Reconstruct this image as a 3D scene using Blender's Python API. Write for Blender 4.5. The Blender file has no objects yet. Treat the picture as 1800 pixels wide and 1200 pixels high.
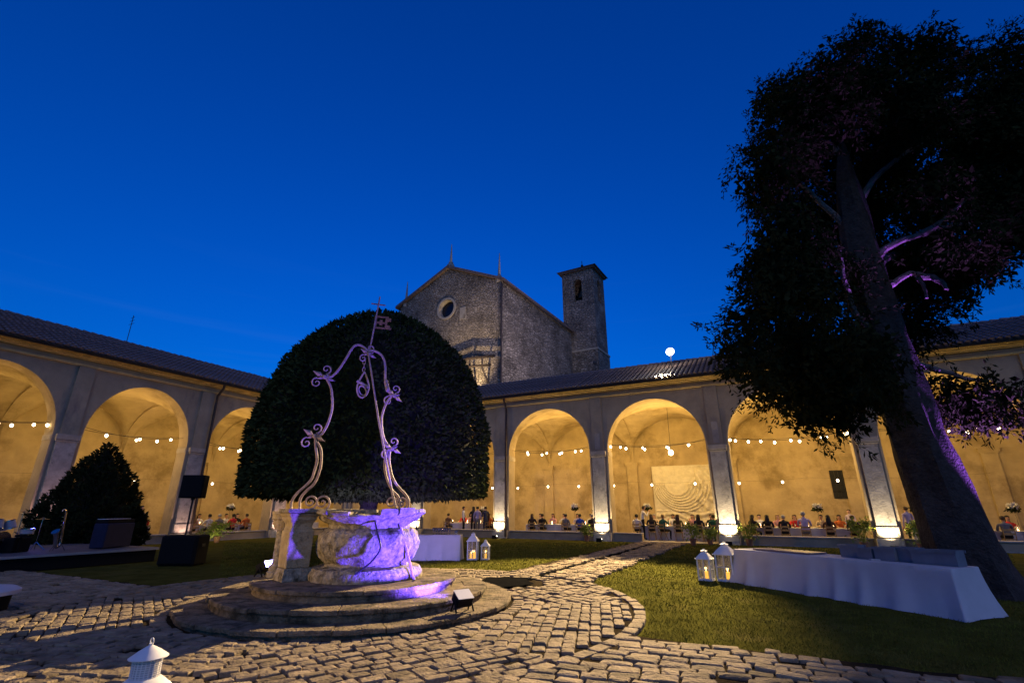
import bpy, bmesh, math, random
import numpy as np
from mathutils import Vector, Matrix, noise as mnoise
R = math.radians
random.seed(11); rng = np.random.default_rng(11)
scn = bpy.context.scene
col = scn.collection

# ------------------------------------------------------------------ camera
cd = bpy.data.cameras.new("Camera"); cam = bpy.data.objects.new("Camera", cd); col.objects.link(cam)
cd.sensor_width = 36; cd.lens = 17.0; cd.clip_end = 2000; cd.clip_start = 0.05
cam.location = (0, 0, 1.7); cam.rotation_euler = (R(90 + 19.1), 0, R(27.3))
scn.camera = cam

# ------------------------------------------------------------------ sky (dusk) and one weak sun for the last daylight
w = bpy.data.worlds.new("World"); scn.world = w; w.use_nodes = True
nt = w.node_tree; nt.nodes.clear()
wo = nt.nodes.new('ShaderNodeOutputWorld'); bg = nt.nodes.new('ShaderNodeBackground')
sky = nt.nodes.new('ShaderNodeTexSky'); sky.sky_type = 'NISHITA'; sky.sun_disc = False
SUN_EL, SUN_AZ = 12.0, 142.0
sky.sun_elevation = R(SUN_EL); sky.sun_rotation = R(SUN_AZ); sky.air_density = 1.6; sky.dust_density = 0.2; sky.ozone_density = 6.0
tint = nt.nodes.new('ShaderNodeMix'); tint.data_type = 'RGBA'; tint.blend_type = 'MULTIPLY'; tint.inputs[0].default_value = 1
tint.inputs[7].default_value = (0.002, 0.30, 1.0, 1)          # tungsten white balance turns dusk deep blue
# a faint strip of high cloud
tc = nt.nodes.new('ShaderNodeTexCoord'); mp = nt.nodes.new('ShaderNodeMapping'); mp.inputs['Rotation'].default_value = (0, R(-6), R(30)); mp.inputs['Scale'].default_value = (1.2, 1.2, 26)
nz = nt.nodes.new('ShaderNodeTexNoise'); nz.inputs['Scale'].default_value = 1.6; nz.inputs['Detail'].default_value = 4
rp = nt.nodes.new('ShaderNodeValToRGB'); rp.color_ramp.elements[0].position = .56; rp.color_ramp.elements[1].position = .80
rp.color_ramp.elements[1].color = (.10, .10, .10, 1); rp.color_ramp.elements[0].color = (0, 0, 0, 1)
sep = nt.nodes.new('ShaderNodeSeparateXYZ'); band = nt.nodes.new('ShaderNodeMapRange'); band.inputs[1].default_value = .48; band.inputs[2].default_value = .22
mul = nt.nodes.new('ShaderNodeMath'); mul.operation = 'MULTIPLY'
cloud = nt.nodes.new('ShaderNodeMix'); cloud.data_type = 'RGBA'; cloud.inputs[7].default_value = (.55, 1.3, 4.0, 1)
L = nt.links.new
L(tc.outputs['Generated'], mp.inputs[0]); L(mp.outputs[0], nz.inputs[0]); L(nz.outputs[0], rp.inputs[0])
L(tc.outputs['Generated'], sep.inputs[0]); L(sep.outputs[2], band.inputs[0]); L(rp.outputs[0], mul.inputs[0]); L(band.outputs[0], mul.inputs[1])
L(sky.outputs[0], tint.inputs[6]); L(tint.outputs[2], cloud.inputs[6]); L(mul.outputs[0], cloud.inputs[0])
L(cloud.outputs[2], bg.inputs[0]); L(bg.outputs[0], wo.inputs[0])
bg.inputs[1].default_value = 0.15

def link(o, parent=None):
    col.objects.link(o)
    if parent: o.parent = parent
    return o
sl = bpy.data.lights.new("last_daylight", 'SUN'); sl.energy = 0.32; sl.angle = R(25); sl.color = (1, .84, .74)
so = link(bpy.data.objects.new("last_daylight", sl))
so.rotation_euler = (R(50), 0, R(38))

scn.view_settings.view_transform = 'Standard'; scn.view_settings.look = 'None'; scn.view_settings.exposure = 0; scn.view_settings.gamma = 1
scn.render.engine = 'CYCLES'
scn.cycles.use_denoising = True
scn.cycles.max_bounces = 6; scn.cycles.diffuse_bounces = 3; scn.cycles.glossy_bounces = 3; scn.cycles.transmission_bounces = 4; scn.cycles.transparent_max_bounces = 6
scn.cycles.sample_clamp_indirect = 4; scn.cycles.caustics_reflective = False; scn.cycles.caustics_refractive = False

def lamp(kind, loc, energy, color, target=None, size=.1, spot=None, blend=.4, name=None):
    l = bpy.data.lights.new(name or kind.lower() + "_light", kind); l.energy = energy; l.color = color
    if kind != 'AREA': l.shadow_soft_size = size
    if kind == 'SPOT': l.spot_size = R(spot); l.spot_blend = blend
    o = link(bpy.data.objects.new(l.name, l)); o.location = loc
    if target is not None: o.rotation_euler = (Vector(target) - Vector(loc)).to_track_quat('-Z', 'Y').to_euler()
    return o

# ------------------------------------------------------------------ helpers
def tag(o, label=None, cat=None, group=None, kind=None):
    if label: o['label'] = label
    if cat: o['category'] = cat
    if group: o['group'] = group
    if kind: o['kind'] = kind
    return o
def empty(name, loc=(0, 0, 0), rz=0, label=None, cat=None, group=None):
    o = bpy.data.objects.new(name, None); link(o); o.location = loc; o.rotation_euler = (0, 0, rz); o.empty_display_size = .1
    return tag(o, label, cat, group)
def copy_tree(o, parent=None):
    c = o.copy(); link(c, parent)
    for ch in o.children: copy_tree(ch, c)
    return c

class MB:
    def __init__(s): s.v = []; s.f = []; s.m = []
    def add(s, vs, fs, m=0):
        b = len(s.v); s.v += [tuple(map(float, p)) for p in vs]; s.f += [tuple(i + b for i in f) for f in fs]; s.m += [m] * len(fs); return s
    def box(s, a, b, m=0, M=None):
        x0, y0, z0 = a; x1, y1, z1 = b
        v = [(x0, y0, z0), (x1, y0, z0), (x1, y1, z0), (x0, y1, z0), (x0, y0, z1), (x1, y0, z1), (x1, y1, z1), (x0, y1, z1)]
        if M is not None: v = [tuple(M @ Vector(p)) for p in v]
        return s.add(v, [(3, 2, 1, 0), (4, 5, 6, 7), (0, 1, 5, 4), (1, 2, 6, 5), (2, 3, 7, 6), (3, 0, 4, 7)], m)
    def cbox(s, c, d, rz=0, m=0, bev=0):
        M = Matrix.Translation(c) @ Matrix.Rotation(rz, 4, 'Z'); x, y, z = d[0] / 2, d[1] / 2, d[2] / 2
        if not bev: return s.box((-x, -y, -z), (x, y, z), m, M)
        rings = []
        for zz, k in ((-z, bev), (-z + bev, 0), (z - bev, 0), (z, bev)):
            xx, yy, c_ = x - k, y - k, bev
            rings.append([(-xx + c_, -yy, zz), (xx - c_, -yy, zz), (xx, -yy + c_, zz), (xx, yy - c_, zz), (xx - c_, yy, zz), (-xx + c_, yy, zz), (-xx, yy - c_, zz), (-xx, -yy + c_, zz)])
        return s.loft([[M @ Vector(p) for p in r] for r in rings], m)
    def loft(s, rings, m=0, caps=True, closed=True):
        n = len(rings[0]); v = [p for r in rings for p in r]; f = []
        for k in range(len(rings) - 1):
            for i in range(n if closed else n - 1):
                j = (i + 1) % n; f.append((k * n + i, k * n + j, (k + 1) * n + j, (k + 1) * n + i))
        if caps: f += [tuple(reversed(range(n))), tuple(range((len(rings) - 1) * n, len(rings) * n))]
        return s.add(v, f, m)
    def tube(s, pts, r, n=8, m=0, caps=True):
        pts = [Vector(p) for p in pts]; rings = []; prev = None
        for i, p in enumerate(pts):
            t = (pts[min(i + 1, len(pts) - 1)] - pts[max(i - 1, 0)])
            t = t.normalized() if t.length > 1e-9 else Vector((0, 0, 1))
            if prev is None: a = t.orthogonal().normalized()
            else:
                a = prev - t * prev.dot(t); a = a.normalized() if a.length > 1e-6 else t.orthogonal().normalized()
            prev = a; b = t.cross(a); rr = r[i] if hasattr(r, '__len__') else r
            rings.append([p + (a * math.cos(2 * math.pi * k / n) + b * math.sin(2 * math.pi * k / n)) * rr for k in range(n)])
        return s.loft(rings, m, caps)
    def lathe(s, prof, n=16, c=(0, 0, 0), m=0, a0=0):
        rings = [[(c[0] + r * math.cos(a0 + 2 * math.pi * k / n), c[1] + r * math.sin(a0 + 2 * math.pi * k / n), c[2] + z) for k in range(n)] for r, z in prof]
        return s.loft(rings, m)
    def ball(s, c, r, n=10, m=0):
        rx, ry, rz_ = r if hasattr(r, '__len__') else (r, r, r); k = max(4, n // 2); rings = []
        for i in range(k + 1):
            a = -math.pi / 2 + math.pi * i / k; q = max(math.cos(a), .02)
            rings.append([(c[0] + rx * q * math.cos(2 * math.pi * j / n), c[1] + ry * q * math.sin(2 * math.pi * j / n), c[2] + rz_ * math.sin(a)) for j in range(n)])
        return s.loft(rings, m)
    def prism(s, poly, z0, z1, m=0):
        n = len(poly); return s.loft([[(x, y, z0) for x, y in poly], [(x, y, z1) for x, y in poly]], m)
    def mesh(s, name, smooth=False):
        me = bpy.data.meshes.new(name); me.from_pydata(s.v, [], s.f)
        if len(set(s.m)) > 1: me.polygons.foreach_set('material_index', s.m)
        if smooth: me.polygons.foreach_set('use_smooth', [True] * len(me.polygons))
        me.update(); return me
    def build(s, name, mats, parent=None, smooth=False, bevel=0):
        me = s.mesh(name, smooth)
        for mt in (mats if isinstance(mats, (list, tuple)) else [mats]): me.materials.append(mt)
        o = link(bpy.data.objects.new(name, me), parent)
        if smooth:
            try: me.set_sharp_from_angle(angle=R(42))
            except Exception: pass
        if bevel:
            b = o.modifiers.new('bevel', 'BEVEL'); b.width = bevel; b.segments = 1; b.limit_method = 'ANGLE'; b.angle_limit = R(50)
        return o
def inst(name, me, parent=None, loc=(0, 0, 0), rot=(0, 0, 0), scale=(1, 1, 1)):
    o = link(bpy.data.objects.new(name, me), parent); o.location = loc; o.rotation_euler = rot; o.scale = scale; return o
def fast_mesh(name, verts, k, mat):
    """verts: (n*k,3) array, faces of k corners each"""
    verts = np.asarray(verts, dtype=np.float32).reshape(-1, 3); n = len(verts) // k
    me = bpy.data.meshes.new(name); me.vertices.add(len(verts)); me.vertices.foreach_set('co', verts.ravel())
    me.loops.add(n * k); me.loops.foreach_set('vertex_index', np.arange(n * k, dtype=np.int32))
    me.polygons.add(n); me.polygons.foreach_set('loop_start', np.arange(0, n * k, k, dtype=np.int32))
    try: me.polygons.foreach_set('loop_total', np.full(n, k, dtype=np.int32))
    except Exception: pass
    me.update(calc_edges=True); me.materials.append(mat); return me

# ------------------------------------------------------------------ materials
def mat(name, c, rough=.8, var=.25, scale=6., bump=.0, bscale=30., metal=0., c2=None, emit=None, es=0, spec=.3, kind='noise', stain=None, coat=0, trans=0):
    m = bpy.data.materials.new(name); m.use_nodes = True; t = m.node_tree; b = t.nodes['Principled BSDF']
    b.inputs['Roughness'].default_value = rough; b.inputs['Metallic'].default_value = metal; b.inputs['Specular IOR Level'].default_value = spec
    tcn = t.nodes.new('ShaderNodeTexCoord'); cc = Vector(c)
    if var or c2:
        n = t.nodes.new('ShaderNodeTexNoise'); n.inputs['Scale'].default_value = scale; n.inputs['Detail'].default_value = 6; n.inputs['Roughness'].default_value = .65
        r = t.nodes.new('ShaderNodeValToRGB'); r.color_ramp.elements[0].position = .3; r.color_ramp.elements[1].position = .7
        hi = Vector(c2) if c2 else cc * (1 + var); lo = cc if c2 else cc * (1 - var)
        r.color_ramp.elements[0].color = (*lo, 1); r.color_ramp.elements[1].color = (*hi, 1)
        t.links.new(tcn.outputs['Object'], n.inputs[0]); t.links.new(n.outputs[0], r.inputs[0]); out = r.outputs[0]
        if stain:
            n2 = t.nodes.new('ShaderNodeTexNoise'); n2.inputs['Scale'].default_value = stain[1]; n2.inputs['Detail'].default_value = 8; n2.inputs['Roughness'].default_value = .7
            mpp = t.nodes.new('ShaderNodeMapping'); mpp.inputs['Scale'].default_value = stain[3] if len(stain) > 3 else (1, 1, 1)
            r2 = t.nodes.new('ShaderNodeValToRGB'); r2.color_ramp.elements[0].position = stain[2]; r2.color_ramp.elements[1].position = stain[2] + .16
            mx = t.nodes.new('ShaderNodeMix'); mx.data_type = 'RGBA'; mx.inputs[7].default_value = (*stain[0], 1)
            t.links.new(tcn.outputs['Object'], mpp.inputs[0]); t.links.new(mpp.outputs[0], n2.inputs[0]); t.links.new(n2.outputs[0], r2.inputs[0])
            t.links.new(out, mx.inputs[6]); t.links.new(r2.outputs[0], mx.inputs[0]); out = mx.outputs[2]
        t.links.new(out, b.inputs['Base Color'])
    else: b.inputs['Base Color'].default_value = (*c, 1)
    if bump:
        if kind == 'voronoi':
            n3 = t.nodes.new('ShaderNodeTexVoronoi'); n3.inputs['Scale'].default_value = bscale; n3.feature = 'F1'
        else:
            n3 = t.nodes.new('ShaderNodeTexNoise'); n3.inputs['Scale'].default_value = bscale; n3.inputs['Detail'].default_value = 5
        bm_ = t.nodes.new('ShaderNodeBump'); bm_.inputs['Strength'].default_value = bump; bm_.inputs['Distance'].default_value = .05
        t.links.new(tcn.outputs['Object'], n3.inputs[0]); t.links.new(n3.outputs[0], bm_.inputs['Height']); t.links.new(bm_.outputs[0], b.inputs['Normal'])
    if emit:
        b.inputs['Emission Color'].default_value = (*emit, 1); b.inputs['Emission Strength'].default_value = es
    if trans: b.inputs['Transmission Weight'].default_value = trans
    if coat: b.inputs['Coat Weight'].default_value = coat
    return m
M = {}
M['plaster'] = mat('ochre_plaster', (.40, .31, .185), .92, .2, .9, .35, 7, stain=((.23, .17, .09), .42, .50), spec=.1)
M['plaster_out'] = mat('weathered_plaster', (.33, .265, .18), .92, .2, .9, .3, 8, stain=((.17, .145, .13), .8, .55, (1, 1, .35)))
M['trim'] = mat('stone_trim', (.36, .31, .25), .85, .2, 2.5, .25, 14, stain=((.2, .17, .14), 1.5, .58))
M['cornice'] = mat('glow_tinted_moulding', (.62, .45, .19), .85, .2, 2.5, .2, 14, stain=((.34, .25, .13), 1.5, .57))  # golden light from below is put into the moulding colour
M['grey_stone'] = mat('grey_sandstone', (.34, .31, .28), .9, .28, 2.2, .35, 12, stain=((.12, .11, .105), 3.2, .55))
M['tile'] = mat('old_roof_tile', (.15, .105, .085), .6, .5, 3.0, .3, 20, spec=.5)
M['under'] = mat('roof_mortar', (.07, .06, .055), .9, .3, 5)
M['rubble'] = None
M['dark_metal'] = mat('dark_metal', (.03, .03, .032), .5, .2, 8, metal=.6)
M['pipe'] = mat('copper_downpipe', (.06, .045, .04), .5, .3, 6, metal=.5)
M['soil'] = mat('damp_soil', (.035, .027, .016), .95, .4, 5, .6, 25, spec=0)
M['dark_ground'] = mat('black_gutter_and_patch', (.008, .008, .008), 1, .3, 8, spec=0)  # matt black for the gutter and the flat patch at its end
M['cobble'] = mat('worn_cobblestone', (.21, .165, .105), .9, .45, 3.2, .55, 22, stain=((.085, .068, .045), 5, .56), spec=.08)
M['step'] = mat('lichened_step_stone', (.20, .155, .095), .95, .45, 4.0, .9, 26, stain=((.06, .052, .032), 2.8, .47), spec=.08)
M['well'] = mat('lichened_well_stone', (.27, .235, .165), .95, .6, 9.0, 1.0, 16, stain=((.07, .06, .035), 5.5, .50), spec=.1)
M['pier'] = mat('warm_pier_stone', (.36, .29, .17), .95, .3, 4.0, .8, 22, stain=((.15, .11, .06), 6, .56), spec=.1)
M['iron'] = mat('painted_wrought_iron', (.30, .22, .19), .6, .35, 14, .2, 40, spec=.2)
M['iron_dark'] = mat('rusty_vane_iron', (.22, .11, .05), .7, .4, 14)
M['grass'] = mat('lawn_turf', (.080, .078, .016), .95, .4, 1.6, .6, 40, stain=((.10, .085, .028), .8, .55), spec=0)
M['blade'] = mat('grass_blades', (.125, .125, .018), .9, .5, 1.2, spec=0, stain=((.17, .135, .035), .7, .52))
M['bark'] = mat('cypress_bark', (.05, .042, .038), .95, .4, 6, 1.0, 18, spec=.05)
M['limb'] = mat('lit_limb_bark', (.17, .135, .12), .95, .4, 8, .8, 20, spec=.05)  # bark made paler than the trunk so the violet-lit limbs look bright
M['conifer'] = mat('cypress_foliage', (.022, .026, .010), 1, .5, 1.3, spec=0)
M['hedge'] = mat('clipped_laurel_foliage', (.034, .044, .016), 1, .55, 1.6, spec=0)
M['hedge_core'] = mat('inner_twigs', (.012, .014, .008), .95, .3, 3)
M['plant'] = mat('bright_plant_leaf', (.22, .27, .03), .6, .4, 5)
M['petal'] = mat('pink_petal', (.55, .2, .22), .7, .3, 5)
M['pot'] = mat('terracotta_pot', (.25, .12, .07), .8, .3, 6)
M['cloth'] = mat('white_tablecloth', (.52, .50, .50), .85, .06, 3)
M['white'] = mat('white_lacquer', (.70, .69, .67), .5, .06, 8)
M['glass'] = mat('clear_glass', (.9, .92, .93), .05, 0, trans=.9, spec=.5)
M['candle'] = mat('lit_candle_wax', (.9, .55, .15), .5, 0, emit=(1, .50, .06), es=1.6)
M['flame'] = mat('candle_flame', (1, .8, .5), .5, 0, emit=(1, .62, .30), es=9)
M['bulb'] = mat('lit_bulb', (1, .9, .7), .3, 0, emit=(1, .80, .52), es=14)
M['bigbulb'] = mat('lit_globe', (1, .9, .7), .3, 0, emit=(1, .80, .45), es=9)
M['lens_warm'] = mat('lit_uplight_lens', (1, .9, .7), .3, 0, emit=(1, .86, .62), es=12)
M['lens_white'] = mat('lit_floodlight_lens', (1, 1, 1), .3, 0, emit=(1, .97, .9), es=5)
M['lens_blue'] = mat('lit_blue_lens', (.6, .6, 1), .3, 0, emit=(.32, .30, 1), es=16)
M['black'] = mat('black_cabinet', (.009, .009, .009), .8, .2, 20, spec=.1)
M['cable'] = mat('black_cable', (.02, .02, .02), .6, 0)
M['wood'] = mat('chair_wood', (.30, .20, .08), .6, .3, 9)
M['stage'] = mat('stage_board', (.10, .10, .11), .6, .3, 3)
M['stage_edge'] = mat('aluminium_stage_edge', (.42, .42, .44), .4, .1, 5, metal=.6)
M['crate'] = mat('grey_plastic_crate', (.16, .17, .19), .6, .15, 5)
M['board'] = mat('dark_serving_board', (.28, .20, .18), .5, .2, 4)
M['relief'] = mat('pale_plaster_relief', (.52, .47, .38), .9, .15, 2.5, .5, 10)
M['winglass'] = mat('dark_window_glass', (.02, .022, .025), .15, 0)
M['bronze'] = mat('bronze_bell', (.10, .12, .10), .5, .3, 6, metal=.7)
for k in ('bulb', 'flame', 'candle', 'lens_warm', 'lens_blue', 'lens_white', 'bigbulb'):
    try: M[k].cycles.emission_sampling = 'NONE'
    except Exception: pass

def rubble_mat(name, c, mort, sc):
    m = bpy.data.materials.new(name); m.use_nodes = True; t = m.node_tree; b = t.nodes['Principled BSDF']; b.inputs['Roughness'].default_value = .92; b.inputs['Specular IOR Level'].default_value = .2
    tcn = t.nodes.new('ShaderNodeTexCoord'); mp_ = t.nodes.new('ShaderNodeMapping'); mp_.inputs['Scale'].default_value = (1, 1, 1.9)
    wv = t.nodes.new('ShaderNodeTexNoise'); wv.inputs['Scale'].default_value = 1.3; wv.inputs['Detail'].default_value = 4
    ad = t.nodes.new('ShaderNodeMix'); ad.data_type = 'RGBA'; ad.blend_type = 'ADD'; ad.inputs[0].default_value = .25
    vo = t.nodes.new('ShaderNodeTexVoronoi'); vo.inputs['Scale'].default_value = sc; vo.feature = 'F1'
    ed = t.nodes.new('ShaderNodeTexVoronoi'); ed.inputs['Scale'].default_value = sc; ed.feature = 'DISTANCE_TO_EDGE'
    r = t.nodes.new('ShaderNodeValToRGB'); r.color_ramp.elements[0].color = (*(Vector(c) * .55), 1); r.color_ramp.elements[1].color = (*(Vector(c) * 1.45), 1)
    er = t.nodes.new('ShaderNodeValToRGB'); er.color_ramp.elements[0].position = .02; er.color_ramp.elements[1].position = .12
    mx = t.nodes.new('ShaderNodeMix'); mx.data_type = 'RGBA'; mx.inputs[6].default_value = (*mort, 1)
    big = t.nodes.new('ShaderNodeTexNoise'); big.inputs['Scale'].default_value = .35; big.inputs['Detail'].default_value = 7; big.inputs['Roughness'].default_value = .7
    bgr = t.nodes.new('ShaderNodeValToRGB'); bgr.color_ramp.elements[0].position = .35; bgr.color_ramp.elements[1].position = .65; bgr.color_ramp.elements[0].color = (.45, .43, .42, 1); bgr.color_ramp.elements[1].color = (1.25, 1.2, 1.15, 1)
    m2 = t.nodes.new('ShaderNodeMix'); m2.data_type = 'RGBA'; m2.blend_type = 'MULTIPLY'; m2.inputs[0].default_value = 1
    bp = t.nodes.new('ShaderNodeBump'); bp.inputs['Strength'].default_value = 1; bp.inputs['Distance'].default_value = .18
    K = t.links.new
    K(tcn.outputs['Object'], mp_.inputs[0]); K(mp_.outputs[0], wv.inputs[0]); K(mp_.outputs[0], ad.inputs[6]); K(wv.outputs[1], ad.inputs[7])
    K(ad.outputs[2], vo.inputs[0]); K(ad.outputs[2], ed.inputs[0]); K(vo.outputs[1], r.inputs[0]); K(ed.outputs[0], er.inputs[0])
    K(er.outputs[0], mx.inputs[0]); K(r.outputs[0], mx.inputs[7]); K(tcn.outputs['Object'], big.inputs[0]); K(big.outputs[0], bgr.inputs[0])
    K(mx.outputs[2], m2.inputs[6]); K(bgr.outputs[0], m2.inputs[7]); K(m2.outputs[2], b.inputs['Base Color']); K(er.outputs[0], bp.inputs['Height']); K(bp.outputs[0], b.inputs['Normal'])
    return m
_t = M['cobble'].node_tree; _geo = _t.nodes.new('ShaderNodeNewGeometry'); _oi = _t.nodes.new('ShaderNodeObjectInfo')
for _l in list(_t.links):
    if _l.from_node.type == 'TEX_COORD': _s = _l.to_socket; _t.links.remove(_l); _t.links.new(_geo.outputs['Position'], _s)
_b = _t.nodes['Principled BSDF']; _src = _b.inputs['Base Color'].links[0].from_socket
_mr = _t.nodes.new('ShaderNodeMapRange'); _mr.inputs[3].default_value = .62; _mr.inputs[4].default_value = 1.3
_mm = _t.nodes.new('ShaderNodeMix'); _mm.data_type = 'RGBA'; _mm.blend_type = 'MULTIPLY'; _mm.inputs[0].default_value = 1
_t.links.new(_oi.outputs['Random'], _mr.inputs[0]); _t.links.new(_src, _mm.inputs[6]); _t.links.new(_mr.outputs[0], _mm.inputs[7]); _t.links.new(_mm.outputs[2], _b.inputs['Base Color'])
M['rubble'] = rubble_mat('rubble_masonry', (.33, .29, .25), (.23, .20, .17), 2.9)
M['rubble_fine'] = rubble_mat('rendered_rubble', (.28, .25, .225), (.25, .22, .195), 2.3)

# ================================================================== ground
WC = Vector((-7.39, 7.82))                      # centre of the well steps
g = MB(); g.add([(-400, -400, 0), (400, -400, 0), (400, 400, 0), (-400, 400, 0)], [(0, 1, 2, 3)])
lawn = tag(g.build('lawn', M['grass']), 'short worn lawn of the cloister courtyard', 'lawn', kind='structure')
def ragged(poly, amp, seed, step=.25):
    rr = random.Random(seed); out = []
    for (a, b) in zip(poly, poly[1:] + poly[:1]):
        n = max(1, int(math.dist(a, b) / step))
        for i in range(n):
            t = i / n; out.append((a[0] + (b[0] - a[0]) * t + rr.uniform(-amp, amp), a[1] + (b[1] - a[1]) * t + rr.uniform(-amp, amp)))
    return out
# soil bed under all the cobbles: disc round the well + path to the arcade + cross path to the right and left
bed = MB()
def flat(mb, poly, z): mb.add([(x, y, z) for x, y in poly], [tuple(range(len(poly)))])
flat(bed, [(WC.x + 5.35 * math.cos(a), WC.y + 5.35 * math.sin(a)) for a in np.linspace(0, 2 * math.pi, 73)[:-1]], .030)
bed_o = tag(bed.build('paving', M['soil']), 'cobbled paving round the stone well', 'paving', kind='structure')
b2 = MB(); flat(b2, ragged([(-7.0, 12.2), (-4.5, 12.2), (-4.45, 27.9), (-6.9, 27.9)], .07, 3), .034)
path = tag(b2.build('path', M['soil']), 'cobbled path running to the arcade opening', 'path', kind='structure')
b3 = MB(); flat(b3, ragged([(-3.5, 3.4), (9, 3.4), (9, 7.45), (-2.6, 7.6)], .08, 4), .038)
cross = tag(b3.build('cross_path', M['soil']), 'cobbled path crossing the lawn in the shade', 'path', kind='structure')
b4 = MB(); flat(b4, ragged([(-22, 2.6), (-11.5, 3.2), (-11.8, 7.2), (-22, 7.0)], .08, 5), .038)
cross2 = tag(b4.build('stage_path', M['soil']), 'dark cobbled path leading to the stage', 'path', kind='structure')
# flat black patch where the path gutter ends, and the gutter
dr = MB(); flat(dr, ragged([(-6.75, 11.55), (-6.45, 12.0), (-5.9, 12.2), (-5.5, 11.6), (-5.2, 11.2), (-5.4, 10.75), (-5.75, 10.35), (-6.3, 10.8)], .05, 9, .12), .075)
tag(dr.build('dark_patch', M['dark_ground']), 'flat black patch beside the well steps at the end of the gutter', 'dark_ground')
gu = MB(); pl = [(-5.78 + .05 * math.sin(i * 1.7), 12 + i * .55) for i in range(28)]
flat(gu, [(x - .09 - .03 * math.sin(i * 2.3), y) for i, (x, y) in enumerate(pl)] + [(x + .09 + .03 * math.cos(i * 1.9), y) for i, (x, y) in reversed(list(enumerate(pl)))], .060)
gut = gu.build('gutter', M['dark_ground'], path)

# cobbles
def stone_mesh(i):
    rr = random.Random(100 + i); mb = MB(); n = 8; base = []
    for sx, sy in ((-1, -.84), (-.88, -1), (.88, -1), (1, -.84), (1, .84), (.88, 1), (-.88, 1), (-1, .84)):
        base.append((sx * .5 * rr.uniform(.90, 1.03), sy * .5 * rr.uniform(.88, 1.04)))
    tl = [rr.uniform(-.007, .007) for _ in range(8)]; cz = rr.uniform(-.003, .006)
    mb.loft([[(x, y, 0) for x, y in base], [(x, y, .046 + t) for (x, y), t in zip(base, tl)], [(x * .93, y * .91, .057 + t) for (x, y), t in zip(base, tl)], [(x * .45, y * .45, .060 + cz) for (x, y) in base]])
    return mb
SM = [stone_mesh(i) for i in range(14)]
SME = []
for s_ in SM:
    me = s_.mesh('cobblestone'); me.materials.append(M['cobble']); SME.append(me)
stones = []
def lay(inside, x0, x1, y0, y1, ang, course=.165, lmin=.15, lmax=.33, seed=1):
    rr = random.Random(seed); ca, sa = math.cos(ang), math.sin(ang); v = y0
    while v < y1:
        h = course * rr.uniform(.8, 1.25); u = x0 + rr.uniform(0, .3)
        while u < x1:
            l = rr.uniform(lmin, lmax); uc, vc = u + l / 2, v + h / 2
            X, Y = uc * ca - vc * sa, uc * sa + vc * ca
            if inside(X, Y) and rr.random() > .035: stones.append((X, Y, l - .012, h - .010, ang + rr.uniform(-.11, .11), rr.randrange(14), rr.uniform(-.016, .012)))
            u += l
        v += h
in_patch = lambda X, Y: (X + 5.9) ** 2 / .75 + (Y - 11.2) ** 2 / .85 < 1
disc = lambda X, Y: 3.24 < math.hypot(X - WC.x, Y - WC.y) < 5.1 and not in_patch(X, Y)
# courses of the ring are laid in sectors so that they roughly follow it
for k in range(8):
    a0 = R(45 * k - 22.5); mid = R(45 * k)
    def sect(X, Y, a0=a0): 
        d = (math.atan2(Y - WC.y, X - WC.x) - a0) % (2 * math.pi); return disc(X, Y) and d < R(45)
    ang = mid + math.pi / 2 + R(18)
    ca, sa = math.cos(-ang), math.sin(-ang); cx, cy = WC.x * ca - WC.y * sa, WC.x * sa + WC.y * ca
    lay(sect, cx - 6, cx + 6, cy - 6, cy + 6, ang, seed=20 + k)
for k in range(150):                             # thin upright edging stones round the steps
    a = 2 * math.pi * k / 150; stones.append((WC.x + 3.11 * math.cos(a), WC.y + 3.11 * math.sin(a), .13, .22, a + math.pi / 2, k % 14, random.uniform(-.03, .0)))
for k in range(92):                              # outer kerb of the ring
    a = 2 * math.pi * k / 92
    if not (R(52) < a < R(72)): stones.append((WC.x + 5.26 * math.cos(a), WC.y + 5.26 * math.sin(a), .33, .2, a + math.pi / 2, k % 14, random.uniform(-.02, .0)))
out = lambda X, Y: math.hypot(X - WC.x, Y - WC.y) > 5.35
lay(lambda X, Y: out(X, Y) and abs(X + 5.78) > .15 and not in_patch(X, Y), -6.85, -4.5, 11.2, 27.7, 0, .16, .14, .30, 5)
lay(lambda X, Y: out(X, Y) and -4.2 < X < 8 and 3.6 < Y < 7.45 - .12 * math.sin(X * 2.1), -6, 8, 1, 9, R(6), .19, .17, .40, 6)
lay(lambda X, Y: out(X, Y) and -21.5 < X and 3.1 < Y < 7.0, -22, -10, 3.1, 7, 0, .18, .16, .34, 7)
cf = Vector((-math.sin(R(27.3)), math.cos(R(27.3)))); crt = Vector((math.cos(R(27.3)), math.sin(R(27.3))))
def size_in_view(s_):
    p = Vector(s_[:2]); d = p.dot(cf); x = p.dot(crt)
    if d < 3.0 or abs(x) > d * 1.06 + .4: return 0
    if 1.7 / d > .545: return 0
    return s_[2] * s_[3] / d ** 3
stones.sort(key=size_in_view, reverse=True)
def owner(s_):
    X, Y = s_[:2]
    if math.hypot(X - WC.x, Y - WC.y) < 5.36: return bed_o
    return path if (X < -4.4 and Y > 11) else (cross if X > -5 else cross2)
for s_ in stones[:300]:
    inst('cobblestone', SME[s_[5]], owner(s_), (s_[0], s_[1], s_[6] + .012), (random.uniform(-.05, .05), random.uniform(-.05, .05), s_[4]), (s_[2], s_[3], 1))
rest = {}
for s_ in stones[300:]:
    if size_in_view(s_) == 0 and not (-14 < s_[0] < 4): continue
    mb = rest.setdefault(owner(s_).name, MB()); src = SM[s_[5]]; ca, sa = math.cos(s_[4]), math.sin(s_[4])
    mb.add([(s_[0] + x * s_[2] * ca - y * s_[3] * sa, s_[1] + x * s_[2] * sa + y * s_[3] * ca, z + s_[6] + .012) for x, y, z in src.v], src.f)
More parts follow.
